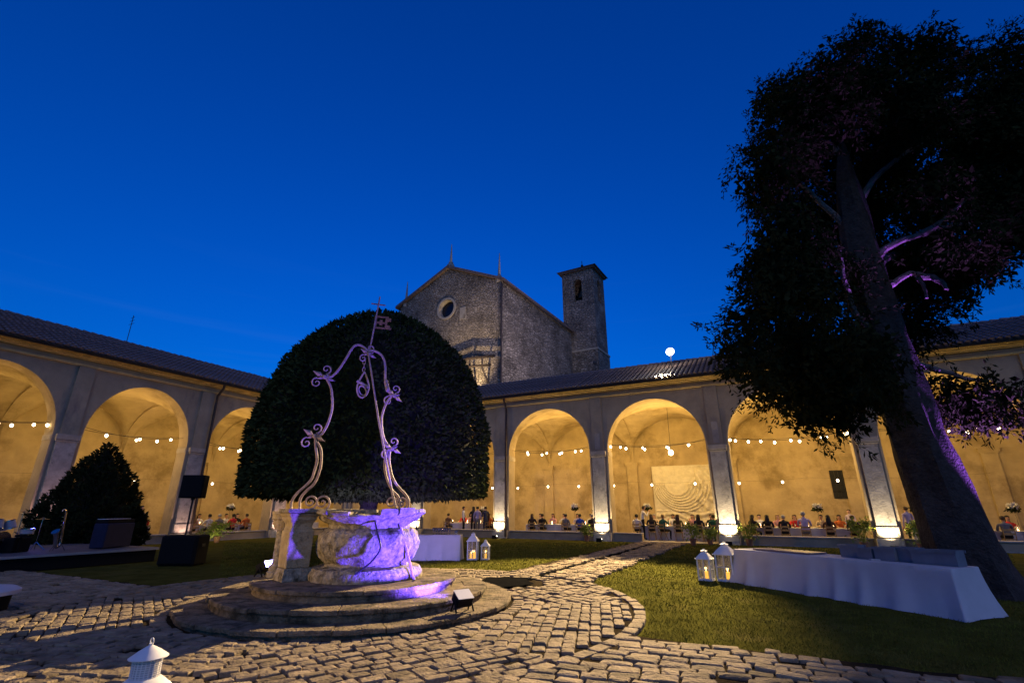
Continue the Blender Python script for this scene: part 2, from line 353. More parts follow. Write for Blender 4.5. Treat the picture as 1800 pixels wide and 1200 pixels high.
for k_, mb in rest.items():
    tag(mb.build('cobbles', M['cobble'], bpy.data.objects[k_]), kind='stuff')

# grass blades on the lawn that the photo shows
def lawn_ok(X, Y):
    if math.hypot(X - WC.x, Y - WC.y) < 5.4: return False
    if -6.95 < X < -4.45 and Y > 11: return False
    if X > -3.6 and 3.3 < Y < 7.55: return False
    if X < -11 and 2.5 < Y < 7.3: return False
    return True
P = []
while len(P) < 95000:
    d = 5.0 + 23 * random.random() ** 1.4; x = random.uniform(-.55, .95) * d
    q = cf * d + crt * x
    if lawn_ok(q.x, q.y) and q.y < 28.2 and q.x > -28: P.append((q.x, q.y, d))
P = np.array(P); n = len(P); a = rng.uniform(0, 2 * np.pi, n); hgt = rng.uniform(.015, .05, n) * (.8 + P[:, 2] * .02); wd = .005 * (P[:, 2] / 8)
tip = np.c_[P[:, 0] + rng.normal(0, .03, n), P[:, 1] + rng.normal(0, .03, n), hgt]
b0 = np.c_[P[:, 0] + np.cos(a) * wd, P[:, 1] + np.sin(a) * wd, np.full(n, -.005)]; b1 = np.c_[P[:, 0] - np.cos(a) * wd, P[:, 1] - np.sin(a) * wd, np.full(n, -.005)]
gb = inst('grass', fast_mesh('grass', np.stack([b0, b1, tip], 1).reshape(-1, 3), 3, M['blade'])); tag(gb, 'thin short grass blades covering the courtyard lawn', 'grass', kind='stuff')

# ================================================================== arcades
CAPB, CAPT, SPR, CROWN, STR, TOP = 4.62, 4.95, 5.02, 7.8, 8.2, 8.6
DEP, RIDW, EAVE, RIDZ = 7.9, 3.9, 8.78, 10.92
def arch_pts(u0, u1, n=28):
    c, a = (u0 + u1) / 2, (u1 - u0) / 2
    return [(c - a * math.cos(math.pi * i / n), SPR + (CROWN - SPR) * math.sin(math.pi * i / n)) for i in range(n + 1)]
tile_mb = MB(); NT = 13; slope = math.hypot(RIDW + .75, RIDZ - EAVE)
for i in range(NT):                              # a column of overlapping barrel tiles, laid along +x of its own frame
    x0, x1 = slope * i / NT - .03, slope * (i + 1) / NT + .03
    r0, r1, zo0, zo1 = .088, .070, .055, .02
    rg = []
    for x, r, zo in ((x0, r0, zo0), (x1, r1, zo1)):
        rg.append([(x, r * 1.15 * math.cos(t), zo + r * math.sin(t)) for t in np.linspace(0, math.pi, 7)])
    tile_mb.loft(rg, 0, caps=True, closed=False)
tile_me = tile_mb.mesh('roof_tile_column'); tile_me.materials.append(M['tile'])
ridge_me = MB(); ridge_me.loft([[(x_, r_ * math.cos(t), r_ * math.sin(t)) for t in np.linspace(0, math.pi, 8)] for x_, r_ in ((0, .155), (.06, .16), (.46, .115))], 0, caps=True, closed=False)
ridge_me = ridge_me.mesh('ridge_tile'); ridge_me.materials.append(M['tile'])
def arcade(name, loc, rz, us, end_lo, end_hi, label, walls, skip_low=(), roof=(None, None), vaults=True, pipes=()):
    A = empty(name, loc, rz, label, 'arcade')
    hw = .56; th = .85
    # ---- front wall with arches
    W = MB(); k = 24
    for i in range(len(us) - 1):
        u0, u1 = us[i] + hw, us[i + 1] - hw; ap = arch_pts(u0, u1); n = len(ap)
        for wv, flip in ((0, False), (th, True)):
            vs = [(u, wv, z) for u, z in ap] + [(u, wv, TOP) for u, z in ap]
            fs = [((j, j + 1, n + j + 1, n + j) if not flip else (j + 1, j, n + j, n + j + 1)) for j in range(n - 1)]
            W.add(vs, fs)
        W.add([(u, 0, z) for u, z in ap] + [(u, th, z) for u, z in ap], [(j + 1, j, n + j, n + j + 1) for j in range(n - 1)], 1)
    for i, u in enumerate(us):
        W.box((u - hw, 0, 0), (u + hw, th, TOP), 0)
    W.build('wall', [M['plaster_out'], M['plaster']], A)
    lo, hi = us[0] - (end_lo or 0), us[-1] + (end_hi or 0)
    # ---- pilasters
    for u in us:
        p = MB(); p.box((u - .38, -.15, .98), (u + .38, .02, CAPB)); po = p.build('pilaster', M['grey_stone'], A)
        c = MB(); c.box((u - .44, -.20, CAPB), (u + .44, .05, CAPB + .07)); c.box((u - .46, -.22, CAPB + .09), (u + .46, .05, CAPT)); c.box((u - .58, .06, CAPB + .05), (u + .58, th + .04, CAPT - .03))
        c.build('capital', M['trim'], po, bevel=.012)
        b = MB(); b.box((u - .43, -.20, .5), (u + .43, .02, .95)); b.build('plinth_block', M['grey_stone'], po, bevel=.015)
        b = MB(); b.box((u - .50, -.27, 0), (u + .50, .02, .46)); b.build('plinth_block', M['grey_stone'], po, bevel=.015)
        p = MB(); p.box((u - .34, -.10, CAPT), (u + .34, .02, STR - .02)); p.build('upper_pilaster', M['plaster_out'], A)
    # ---- string course, cornice
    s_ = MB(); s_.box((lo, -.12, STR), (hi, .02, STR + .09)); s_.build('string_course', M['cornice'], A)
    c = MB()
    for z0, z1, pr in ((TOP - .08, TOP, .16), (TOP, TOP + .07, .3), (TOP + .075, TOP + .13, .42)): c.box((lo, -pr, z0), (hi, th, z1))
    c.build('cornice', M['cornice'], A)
    # ---- low walls between the piers
    for i in range(len(us) - 1):
        if i in skip_low: continue
        x0, x1 = us[i] + hw, us[i + 1] - hw
        if isinstance(walls, dict) and i in walls: x0, x1 = walls[i]
        lw = MB(); lw.box((x0, .14, 0), (x1, .56, .38)); l_o = lw.build('low_wall', M['plaster_out'], A)
        cp = MB(); cp.box((x0, .08, .383), (x1, .62, .45)); cp.build('coping', M['grey_stone'], l_o, bevel=.01)
    # ---- back wall, its pilasters, vaults
    b = MB(); b.box((lo - (DEP + .4 if end_lo else 0), DEP, 0), (hi + (DEP + .4 if end_hi == 0 else .3), DEP + .4, 9.2)); b.build('back_wall', M['plaster'], A)
    for u in us[1:-1] if vaults else us:
        q = MB(); q.box((u - .36, DEP - .14, 0), (u + .36, DEP + .02, CAPB)); qo = q.build('back_pilaster', M['plaster'], A)
        q = MB(); q.box((u - .42, DEP - .2, CAPB), (u + .42, DEP + .02, CAPB + .1)); q.box((u - .46, DEP - .25, CAPB + .1), (u + .46, DEP + .02, CAPT - .05)); q.build('capital', M['plaster'], qo)
    def vault(u0, u1):
        N = 22; vs = []; w0, w1 = th, DEP
        for i in range(N + 1):
            for j in range(N + 1):
                su, sw = -1 + 2 * i / N, -1 + 2 * j / N
                h = max(math.sqrt(max(0, 1 - su * su)), math.sqrt(max(0, 1 - sw * sw)))
                vs.append((u0 + (u1 - u0) * i / N, w0 + (w1 - w0) * j / N, CAPT + (CROWN + .12 - CAPT) * h))
        v = MB(); v.add(vs, [(i * (N + 1) + j, i * (N + 1) + j + 1, (i + 1) * (N + 1) + j + 1, (i + 1) * (N + 1) + j) for i in range(N) for j in range(N)])
        vo = v.build('vault', M['plaster'], A, smooth=True)
        sm = MB()                                # transverse rib springing from the pilaster
        a_ = [(w0 + (w1 - w0) * (1 - math.cos(math.pi * t / 20)) / 2, CAPT - .02 + (CROWN + .03 - CAPT) * math.sin(math.pi * t / 20)) for t in range(21)]
        for k_ in range(20):
            (wa, za), (wb, zb) = a_[k_], a_[k_ + 1]
            sm.add([(u0 - .2, wa, za), (u0 + .2, wa, za), (u0 + .2, wb, zb), (u0 - .2, wb, zb), (u0 - .2, wa, za + .25), (u0 + .2, wa, za + .25), (u0 + .2, wb, zb + .25), (u0 - .2, wb, zb + .25)],
                   [(0, 3, 2, 1), (0, 4, 7, 3), (1, 2, 6, 5)])
        sm.build('vault_rib', M['plaster'], vo)
    for i in range(len(us) - 1): vault(us[i], us[i + 1])
    # ---- roof: ridge parallel to the wall, columns of barrel tiles on the courtyard slope
    r0, r1 = roof
    rf = MB(); e = -.72
    rf.loft([[(x, e, EAVE - .05), (x, e, EAVE), (x, RIDW, RIDZ - .02), (x, DEP + .8, EAVE - .1), (x, DEP + .8, EAVE - .2), (x, RIDW, RIDZ - .2)] for x in (r0, r1)])
    ro = rf.build('roof', M['under'], A)
    ev = MB(); ev.box((r0, e + .08, EAVE - .10), (r1, e + .16, EAVE - .052)); ev.build('eave_board', M['pipe'], ro)
    x = r0 + .1; ang = math.atan2(RIDZ - EAVE, RIDW - e)
    while x < r1:
        t = inst('roof_tile_column', tile_me, ro, (x + random.uniform(-.015, .015), e - .06 + random.uniform(-.04, .03), EAVE - .02), (0, -ang + random.uniform(-.004, .004), R(90))); x += .272
        t.rotation_euler = Matrix.Rotation(R(90), 3, 'Z').to_4x4().to_euler(); t.rotation_euler = (Matrix.Rotation(R(90), 4, 'Z') @ Matrix.Rotation(-ang, 4, 'Y')).to_euler()
    x = r0
    while x < r1: inst('ridge_tile', ridge_me, ro, (x, RIDW, RIDZ - .01 + random.uniform(-.012, .012)), (0, random.uniform(-.03, .03), 0)); x += .4
    for u in pipes:
        p = MB(); p.tube([(u + .5, -.62, EAVE - .12), (u + .5, -.58, EAVE - .3), (u + .46, -.22, EAVE - .75), (u + .46, -.2, EAVE - 1.1), (u + .46, -.24, .1)], .075, 8); p.build('downpipe', M['pipe'], A, smooth=True)
        p = MB(); p.tube([(u + .46, -.22, 4.7), (u + .46, -.22, 4.85)], .09, 8)
    return A
RU = [-28.7, -22.1, -15.5, -8.9, -2.3, 4.3, 10.9, 17.5]
LU = [-1.25, 4.7, 10.65, 16.6, 22.55, 28.5]
AR = arcade('arcade', (0, 28.5, 0), 0, RU, .0, .0, 'long arcade wing of round arches with lit vaults, the church rising behind it', {3: (-8.34, -6.75)}, (), (-37, 18.5), True, (-15.5,))
AL = arcade('arcade', (-28.7, 0, 0), R(90), LU, .0, .0, 'arcade wing of round arches with the stage and loudspeaker before it', {}, (), (-3, 37), True, (16.6,))
# corner bay: floor, vault and walls
cb = MB(); N = 20; vs = []
for i in range(N + 1):
    for j in range(N + 1):
        su, sw = -1 + 2 * i / N, -1 + 2 * j / N; h = max(math.sqrt(max(0, 1 - su * su)), math.sqrt(max(0, 1 - sw * sw)))
        vs.append((-36.6 + 7.9 * i / N, .0 + 7.9 * j / N, CAPT + (CROWN + .12 - CAPT) * h))
cb.add(vs, [(i * (N + 1) + j, i * (N + 1) + j + 1, (i + 1) * (N + 1) + j + 1, (i + 1) * (N + 1) + j) for i in range(N) for j in range(N)])
cb.build('corner_vault', M['plaster'], AR, smooth=True)
cb = MB(); cb.box((-37.0, DEP + .004, 0), (-28.704, DEP + .4, 9.1)); cb.build('back_wall', M['plaster'], AR)
cb = MB(); cb.box((17.9, .9, 0), (18.2, DEP, 9.0)); cb.build('end_wall', M['plaster'], AR)
cb = MB(); cb.box((-2.2, .9, 0), (-1.9, DEP, 9.0)); cb.build('end_wall', M['plaster'], AL)
fl = MB(); fl.box((-36.6, 28.55, -.1), (18, 36.4, .035)); tag(fl.build('arcade_floor', M['grey_stone']), 'stone floor inside the arcade', 'floor', kind='structure')
fl = MB(); fl.box((-36.6, -2, -.1), (-28.75, 28.5, .035)); tag(fl.build('arcade_floor', M['grey_stone']), 'stone floor inside the arcade', 'floor', kind='structure')
# small white plaques on two upper pilasters
for u, z0, z1 in ((-8.9, 5.05, 6.0), (-2.3, 5.05, 6.2)):
    p = MB(); p.box((u - .16, -.13, z0), (u + .16, -.101, z1)); p.build('plaque', M['trim'], AR)
# barred window in the back wall of bay C-D
wn = empty('barred_window', (3.68, 36.4, 2.3), 0, 'small dark barred window high in the ochre back wall', 'window')
q = MB(); q.box((-.44, -.03, 0), (.44, .01, 1.65)); q.build('pane', M['winglass'], wn)
q = MB()
for x in (-.44, .4): q.box((x, -.06, 0), (x + .04, -.02, 1.65))
for z in (0, 1.61): q.box((-.4, -.06, z), (.4, -.02, z + .04))
q.build('frame', M['dark_metal'], wn)
for x in (-.2, 0, .2):
    q = MB(); q.tube([(x, -.07, 0), (x, -.07, 1.65)], .014, 6); q.build('bar', M['dark_metal'], wn)
for z in (.42, .84, 1.25):
    q = MB(); q.tube([(-.42, -.085, z), (.42, -.085, z)], .014, 6); q.build('bar', M['dark_metal'], wn)

# bas-relief leaning against the wall of the path bay
rp_ = empty('relief_panel', (-5.45, 36.05, .035), 0, 'tall pale plaster relief with carved drapery against the back wall', 'relief')
nx, nz_ = 90, 100; vs = []; fs = []
def relief_h(x, z):
    h = 0
    for k_ in range(7):                          # swags of drapery
        cx, cz, r = -.35 + .05 * k_, 3.3, .75 + .17 * k_; d = math.hypot((x - cx) * .95, z - cz)
        if z < cz + .15: h += .07 * math.exp(-((d - r) / .05) ** 2) * (1 if z < cz else .4)
    p = Vector((x * 1.5, z * 1.5, 3.1)); h += .09 * abs(mnoise.noise(p * 1.6)) * (1 if x > .5 or z < 1.6 else .25)
    if z < 1.5: h += .06 * math.sin(z * 13 + 2.2 * math.sin(x * 2.4) + x * 2)
    if x > .9: h += .10 * math.exp(-((x - 1.35 + .2 * math.sin(z * 2)) / .22) ** 2) + .05 * math.sin(8 * x + 5 * z)
    return h
for j in range(nz_ + 1):
    for i in range(nx + 1):
        x, z = -1.95 + 3.9 * i / nx, 4.5 * j / nz_; ed = min(i, nx - i, j, nz_ - j)
        vs.append((x, -.12 - (1.9 * relief_h(x, z) if ed > 1 else 0), z))
fs = [(j * (nx + 1) + i, j * (nx + 1) + i + 1, (j + 1) * (nx + 1) + i + 1, (j + 1) * (nx + 1) + i) for j in range(nz_) for i in range(nx)]
q = MB(); q.add(vs, fs); q.build('carving', M['relief'], rp_, smooth=True)
q = MB(); q.box((-1.97, -.118, 0), (1.97, .3, 4.52)); q.build('slab', M['relief'], rp_)
# aerial on the roof of the stage wing
an = empty('roof_aerial', (-32.5, 13.5, RIDZ), 0, 'thin television aerial on the roof above the conical tree', 'aerial')
q = MB(); q.tube([(0, 0, -.1), (0, 0, 1.75)], .02, 6); q.build('mast', M['dark_metal'], an)
for z, l in ((1.2, .3), (1.4, .25), (1.6, .2)):
    q = MB(); q.tube([(-l, 0, z), (l, 0, z)], .012, 5); q.build('element', M['dark_metal'], an)

# ================================================================== church and bell tower
CH = empty('church', (-20.76, 38.0, 0), R(-3), 'tall rubble-stone church with gabled front, round window and three spikes', 'church')
Wd, Ln, EZ, AZ = 13.3, 17.0, 23.0, 26.1
f = MB(); oc = (-6.75, 21.5); orad = .95
# front gable with a round opening: ring of quads from the oculus to the outline
outl = []
NN = 48
def gable_edge(a):
    dx, dz = math.cos(a), math.sin(a); best = 1e9
    for (x0, z0), (x1, z1) in (((-Wd, 8), (0, 8)), ((0, 8), (0, EZ)), ((0, EZ), (-Wd / 2, AZ)), ((-Wd / 2, AZ), (-Wd, EZ)), ((-Wd, EZ), (-Wd, 8))):
        ex, ez = x1 - x0, z1 - z0; den = dx * ez - dz * ex
        if abs(den) < 1e-9: continue
        t = ((x0 - oc[0]) * ez - (z0 - oc[1]) * ex) / den; s2 = ((x0 - oc[0]) * dz - (z0 - oc[1]) * dx) / den
        if t > 0 and -1e-6 <= s2 <= 1 + 1e-6: best = min(best, t)
    return (oc[0] + dx * best, oc[1] + dz * best)
angs = sorted([2 * math.pi * i / NN for i in range(NN)] + [math.atan2(z - oc[1], x - oc[0]) % (2 * math.pi) for x, z in ((0, 8), (-Wd, 8), (0, EZ), (-Wd, EZ), (-Wd / 2, AZ))])
na = len(angs); og = [gable_edge(a) for a in angs]
f.add([(oc[0] + orad * math.cos(a), 0, oc[1] + orad * math.sin(a)) for a in angs] + [(x, 0, z) for x, z in og], [(i, na + i, na + (i + 1) % na, (i + 1) % na) for i in range(na)])
f.build('facade', M['rubble'], CH)
q = MB(); n_ = 40
q.loft([[(oc[0] + r * math.cos(2 * math.pi * i / n_), y, oc[1] + r * math.sin(2 * math.pi * i / n_)) for i in range(n_)] for r, y in ((1.22, -.002), (1.22, -.09), (1.0, -.09), (.92, .55), (.92, .6))], caps=False)
q.build('window_surround', M['trim'], CH)
q = MB(); q.add([(oc[0] + .95 * math.cos(2 * math.pi * i / n_), .5, oc[1] + .95 * math.sin(2 * math.pi * i / n_)) for i in range(n_)], [tuple(range(n_))]); q.build('window_pane', M['winglass'], CH)
q = MB(); q.box((-Wd, .01, 0), (-.004, .3, 8)); q.build('facade_base', M['rubble'], CH)
q = MB(); q.box((-.5, 0.02, 0), (0, Ln, EZ)); q.build('side_wall', M['rubble_fine'], CH)
q = MB(); q.box((-Wd, 0.02, 0), (-Wd + .5, Ln, EZ)); q.build('side_wall', M['rubble_fine'], CH)
q = MB(); q.box((-Wd + .5, Ln - .5, 0), (-.5, Ln, EZ)); q.build('rear_wall', M['rubble_fine'], CH)
q = MB()
for s_ in (0, 1):                                # roof slopes with overhang
    x0, x1 = (.45, -Wd / 2) if s_ == 0 else (-Wd - .45, -Wd / 2); zz = EZ - .12
    q.add([(x0, -.35, zz), (x1, -.35, AZ + .02), (x1, Ln + .3, AZ + .02), (x0, Ln + .3, zz), (x0, -.35, zz + .28), (x1, -.35, AZ + .32), (x1, Ln + .3, AZ + .32), (x0, Ln + .3, zz + .28)],
          [(0, 1, 2, 3), (7, 6, 5, 4), (0, 4, 5, 1), (1, 5, 6, 2), (2, 6, 7, 3), (3, 7, 4, 0)])
q.build('roof', M['tile'], CH)
q = MB(); q.tube([(.09, -.12, EZ - .3), (.09, -.12, 9)], .09, 8); q.build('downpipe', M['pipe'], CH, smooth=True)
for x, z0, h in ((-Wd / 2, AZ + .25, 3.0), (-.45, EZ + .15, 3.35), (-Wd + .55, EZ + .1, 3.2)):
    q = MB(); q.lathe([(.36, 0), (.4, .25), (.4, .45), (.22, .55), (.27, .72), (.16, .8), (.03, h)], 8, (x, .25, z0 - .1)); q.build('spike_finial', M['grey_stone'], CH)
for x, z, w_, h_ in ((-9.6, 17.2, .7, 1.5), (-5.0, 19.9, .75, 1.3), (-4.55, 19.8, .35, .55)):   # walled-up openings
    q = MB(); q.box((x, -.05, z), (x + w_, .0, z + h_)); q.build('blocked_opening', M['trim'], CH)
# timber brackets of a lost porch on the front
for z, x0, x1, r in ((15.1, -6.0, -.2, .14), (14.3, -5.4, -.6, .11)):
    q = MB(); q.tube([(x0, -.9, z - .2), ((x0 + x1) / 2, -1.0, z + .12), (x1, -.8, z)], r, 6); q.build('porch_beam', M['pipe'], CH)
for x in (-1.5, -2.9, -4.8):
    q = MB(); q.tube([(x, -.95, 15.1), (x - .1, -.75, 14.1), (x + .1, -.02, 12.9)], .09, 6); q.build('porch_brace', M['pipe'], CH)
TW = empty('bell_tower', (-16.67, 55.3, 0), R(-3), 'slim square bell tower with tiled cap beside the church', 'tower')
tw, td, tz = 4.4, 4.0, 31.6
q = MB()
ow, oz0, oz1 = .58, 27.4, 29.9                   # belfry opening half width, sill, spring
def belfry_face(P0, ux, width):
    c = width / 2; ap = [(c - ow * math.cos(math.pi * i / 12), oz1 + ow * math.sin(math.pi * i / 12)) for i in range(13)]
    pt = lambda u, z: (P0[0] + ux[0] * u, P0[1] + ux[1] * u, z)
    q.add([pt(0, 0), pt(width, 0), pt(width, oz0), pt(0, oz0)], [(0, 1, 2, 3)])
    q.add([pt(0, oz0), pt(c - ow, oz0), pt(c - ow, oz1), pt(0, oz1)], [(0, 1, 2, 3)]); q.add([pt(c + ow, oz0), pt(width, oz0), pt(width, oz1), pt(c + ow, oz1)], [(0, 1, 2, 3)])
    vs = [pt(0, oz1)] + [pt(u, z) for u, z in ap] + [pt(width, oz1), pt(width, tz), pt(0, tz)]
    q.add(vs, [(0, 1, 7, 16)] if False else [(0, i, i + 1) for i in range(1, 7)] + [(14, i, i + 1) for i in range(7, 13)] + [(0, 7, 16), (7, 14, 15), (7, 15, 16)])
    nrm = (-ux[1], ux[0]); fr = [(c - ow, oz0)] + ap + [(c + ow, oz0)]
    vs = [pt(u, z) for u, z in fr] + [(pt(u, z)[0] + nrm[0] * .5, pt(u, z)[1] + nrm[1] * .5, z) for u, z in fr]; nf = len(fr)
    q.add(vs, [(i, i + 1, nf + i + 1, nf + i) for i in range(nf - 1)] + [(nf - 1, 0, nf, 2 * nf - 1)])
belfry_face((-tw, 0), (1, 0), tw); belfry_face((0, 0), (0, 1), td); belfry_face((0, td), (-1, 0), tw); belfry_face((-tw, td), (0, -1), td)
q.build('shaft', M['rubble_fine'], TW)
q = MB(); q.box((-tw - .12, -.12, 0), (.12, td + .12, 20.4)); q.build('lower_stage', M['rubble'], TW)
q = MB(); q.box((-tw - .2, -.2, 20.35), (.2, td + .2, 20.6)); q.build('string_course', M['trim'], TW)
q = MB(); q.box((-tw - .3, -.3, tz), (.3, td + .3, tz + .25)); q.add([(-tw - .55, -.55, tz + .25), (.55, -.55, tz + .25), (.55, td + .55, tz + .25), (-tw - .55, td + .55, tz + .25), (-tw / 2, td / 2, tz + 1.35)], [(0, 1, 4), (1, 2, 4), (2, 3, 4), (3, 0, 4), (3, 2, 1, 0)])
q.build('roof', M['tile'], TW)
q = MB(); q.tube([(-tw / 2, td / 2, tz + 1.2), (-tw / 2, td / 2, tz + 2.5)], .05, 6); q.ball((-tw / 2, td / 2, tz + 1.75), .2, 8); q.build('ball_finial', M['dark_metal'], TW)
q = MB(); q.lathe([(.02, 1.05), (.18, 1.0), (.26, .8), (.3, .4), (.44, .05), (.46, 0)], 14, (-tw / 2, td / 2 - .6, 28.3)); q.tube([(-tw / 2, td / 2 - .6, 29.3), (-tw / 2, td / 2 - .6, 30.2)], .06, 6); q.build('bell', M['bronze'], TW, smooth=True)
q = MB(); q.box((-tw + .3, .3, 27.0), (-.3, td - .3, 27.3)); q.build('belfry_floor', M['under'], TW)

# ================================================================== the well
WE = empty('stone_well', (WC.x, WC.y, 0), 0, 'carved stone well on round steps under a wrought-iron arch', 'well')
off = lambda x, y, z=0: (x - WC.x, y - WC.y, z)
def disp(mb, amp, sc, seed=0):
    o = []
    for p in mb.v:
        q = Vector(p) * sc + Vector((seed, seed * 1.3, 0)); o.append((p[0] + amp * mnoise.noise(q), p[1] + amp * mnoise.noise(q + Vector((7, 3, 1))), p[2] + amp * .6 * mnoise.noise(q + Vector((1, 9, 4)))))
    mb.v = o; return mb
for (r, z0, z1, ns, nb) in ((2.97, 0, .15, 26, 5), (2.48, .15, .31, 22, 9), (1.87, .31, .47, 16, 4)):
    q = MB(); q.lathe([(r - .05, z0 - .02), (r - .05, z1 - .05), (r - .42, z1 - .008)], 72); st = q.build('step', M['step'], WE)
    a = random.uniform(0, .3)
    for k in range(ns):                          # each kerb stone of the step
        da = 2 * math.pi / ns; a0, a1 = a + k * da + .004 / r * 2, a + (k + 1) * da - .004 / r * 2; zz = z1 + random.uniform(-.008, .008); rr_ = r + random.uniform(-.018, .018); m_ = 7
        ring = lambda rad, z: [(rad * math.cos(a0 + (a1 - a0) * i / m_), rad * math.sin(a0 + (a1 - a0) * i / m_), z) for i in range(m_ + 1)]
        sb = MB(); prof = [(r - .44, z0 + .02), (rr_ - .06, z0 - .005), (rr_ - .05, zz - .075), (rr_, zz - .06), (rr_, zz - .012), (rr_ - .02, zz), (r - .44, zz)]
        rings = [ring(*p) for p in prof]; n2 = m_ + 1; vs = [p for rg in rings for p in rg]; fs = []
        for i in range(len(rings) - 1): fs += [(i * n2 + j, i * n2 + j + 1, (i + 1) * n2 + j + 1, (i + 1) * n2 + j) for j in range(m_)]
        fs += [tuple(i * n2 for i in reversed(range(len(rings)))), tuple(i * n2 + m_ for i in range(len(rings)))]
        sb.add(vs, fs); disp(sb, .014, 5, k); sb.build('step_stone', M['step'], st)
for r0_, r1_, z, n_ in ((2.05, 2.54, .155, 20), (1.45, 2.05, .315, 16)): pass
BC = off(-7.26, 7.89)
def rough_lathe(prof, n, c, amp, sc, seed):
    q = MB(); q.lathe(prof, n, c); return disp(q, amp, sc, seed)
prof = [(1.06, .46), (1.07, .56), (1.0, .66), (.80, .70), (.78, .74), (.90, .84), (.965, .98), (.985, 1.10), (.955, 1.22), (.87, 1.33), (.80, 1.36), (.79, 1.42), (.9, 1.50), (.98, 1.56), (.98, 1.60), (.72, 1.60), (.66, 1.4), (.64, .7)]
fine = []
for (r0_, z0_), (r1_, z1_) in zip(prof, prof[1:]):
    for t in (0, .5): fine.append((r0_ + (r1_ - r0_) * t, z0_ + (z1_ - z0_) * t))
fine.append(prof[-1])
rough_lathe(fine[:8], 56, BC, .03, 6, 3).build('base_moulding', M['well'], WE, smooth=True)
rough_lathe(fine[6:], 96, BC, .06, 5, 1).build('bowl', M['well'], WE, smooth=True)
# rim of separate worn stones, one of them missing
arcs = [(-150, -97, .09), (-92, -70, .06), (-38, -20, .10), (-18, 2, .12), (8, 62, .09), (66, 120, .08), (124, 170, .09)]
for k, (a0, a1, h) in enumerate(arcs):
    q = MB(); m_ = 8
    rg = []
    for rad, z in ((.70, 1.58), (.97, 1.57), (1.06, 1.63), (1.06, 1.60 + h), (.70, 1.60 + h)):
        rg.append([(BC[0] + rad * math.cos(R(a0 + (a1 - a0) * i / m_)), BC[1] + rad * math.sin(R(a0 + (a1 - a0) * i / m_)), z) for i in range(m_ + 1)])
    n2 = m_ + 1; vs = [p for r_ in rg for p in r_]; fs = []
    for i in range(5): fs += [(i * n2 + j, i * n2 + j + 1, ((i + 1) % 5) * n2 + j + 1, ((i + 1) % 5) * n2 + j) for j in range(m_)]
    fs += [tuple(i * n2 for i in reversed(range(5))), tuple(i * n2 + m_ for i in range(5))]
    q.add(vs, fs); disp(q, .035, 4, 10 + k); q.build('rim_stone', M['well'], WE)
# square pier (turned 45 degrees to the view) and colonnette carrying the left foot of the ironwork
pr = off(-8.16, 6.92); rzp = R(27.3 + 42)
def sq(prof, c, rz, n=4):
    q = MB(); q.loft([[(c[0] + r * math.sqrt(2) * math.cos(rz + math.pi / 4 + math.pi / 2 * k), c[1] + r * math.sqrt(2) * math.sin(rz + math.pi / 4 + math.pi / 2 * k), z) for k in range(4)] for r, z in prof]); return q
pi_o = sq([(.215, .68), (.22, .9), (.225, 1.30), (.2, 1.34), (.2, 1.36), (.19, 1.39), (.20, 1.45), (.235, 1.50), (.245, 1.52), (.25, 1.57), (.275, 1.58), (.285, 1.63)], pr, rzp).build('pier', M['pier'], WE, bevel=.012)
q = sq([(.26, .46), (.25, .55), (.23, .679)], pr, rzp); disp(q, .03, 6, 4); q.build('pier_base', M['well'], pi_o)
q = sq([(.31, 1.632), (.33, 1.65), (.32, 1.70)], pr, rzp); disp(q, .02, 5, 6); q.build('pier_slab', M['well'], pi_o)
cl = off(-8.80, 7.10)
cq = MB(); cq.lathe([(.115, .72), (.12, .9), (.112, 1.3)], 18, cl); co = cq.build('colonnette', M['well'], WE, smooth=True)
rough_lathe([(.2, .46), (.2, .55), (.16, .58), (.17, .66), (.13, .70), (.13, .719)], 18, cl, .01, 6, 2).build('colonnette_base', M['well'], co, smooth=True)
rough_lathe([(.115, 1.301), (.15, 1.33), (.2, 1.41), (.21, 1.48), (.2, 1.49), (.24, 1.52), (.24, 1.6), (.25, 1.61), (.25, 1.66)], 18, cl, .012, 6, 5).build('colonnette_capital', M['pier'], co, smooth=True)
q = MB()                                         # slab tying colonnette, pier and bowl together
pts2 = [cl, (pr[0] - .1, pr[1] + .28), (BC[0] - .62, BC[1] - .5)]
for a_, b_ in zip(pts2, pts2[1:]):
    d = Vector((b_[0] - a_[0], b_[1] - a_[1])); c_ = ((a_[0] + b_[0]) / 2, (a_[1] + b_[1]) / 2, 1.655); q.cbox(c_, (d.length + .1, .3, .10), math.atan2(d.y, d.x))
disp(q, .02, 4, 8); q.build('tie_slab', M['well'], WE)
q = MB(); q.box((-.08, -.3, .45), (.0, .3, .46)); 
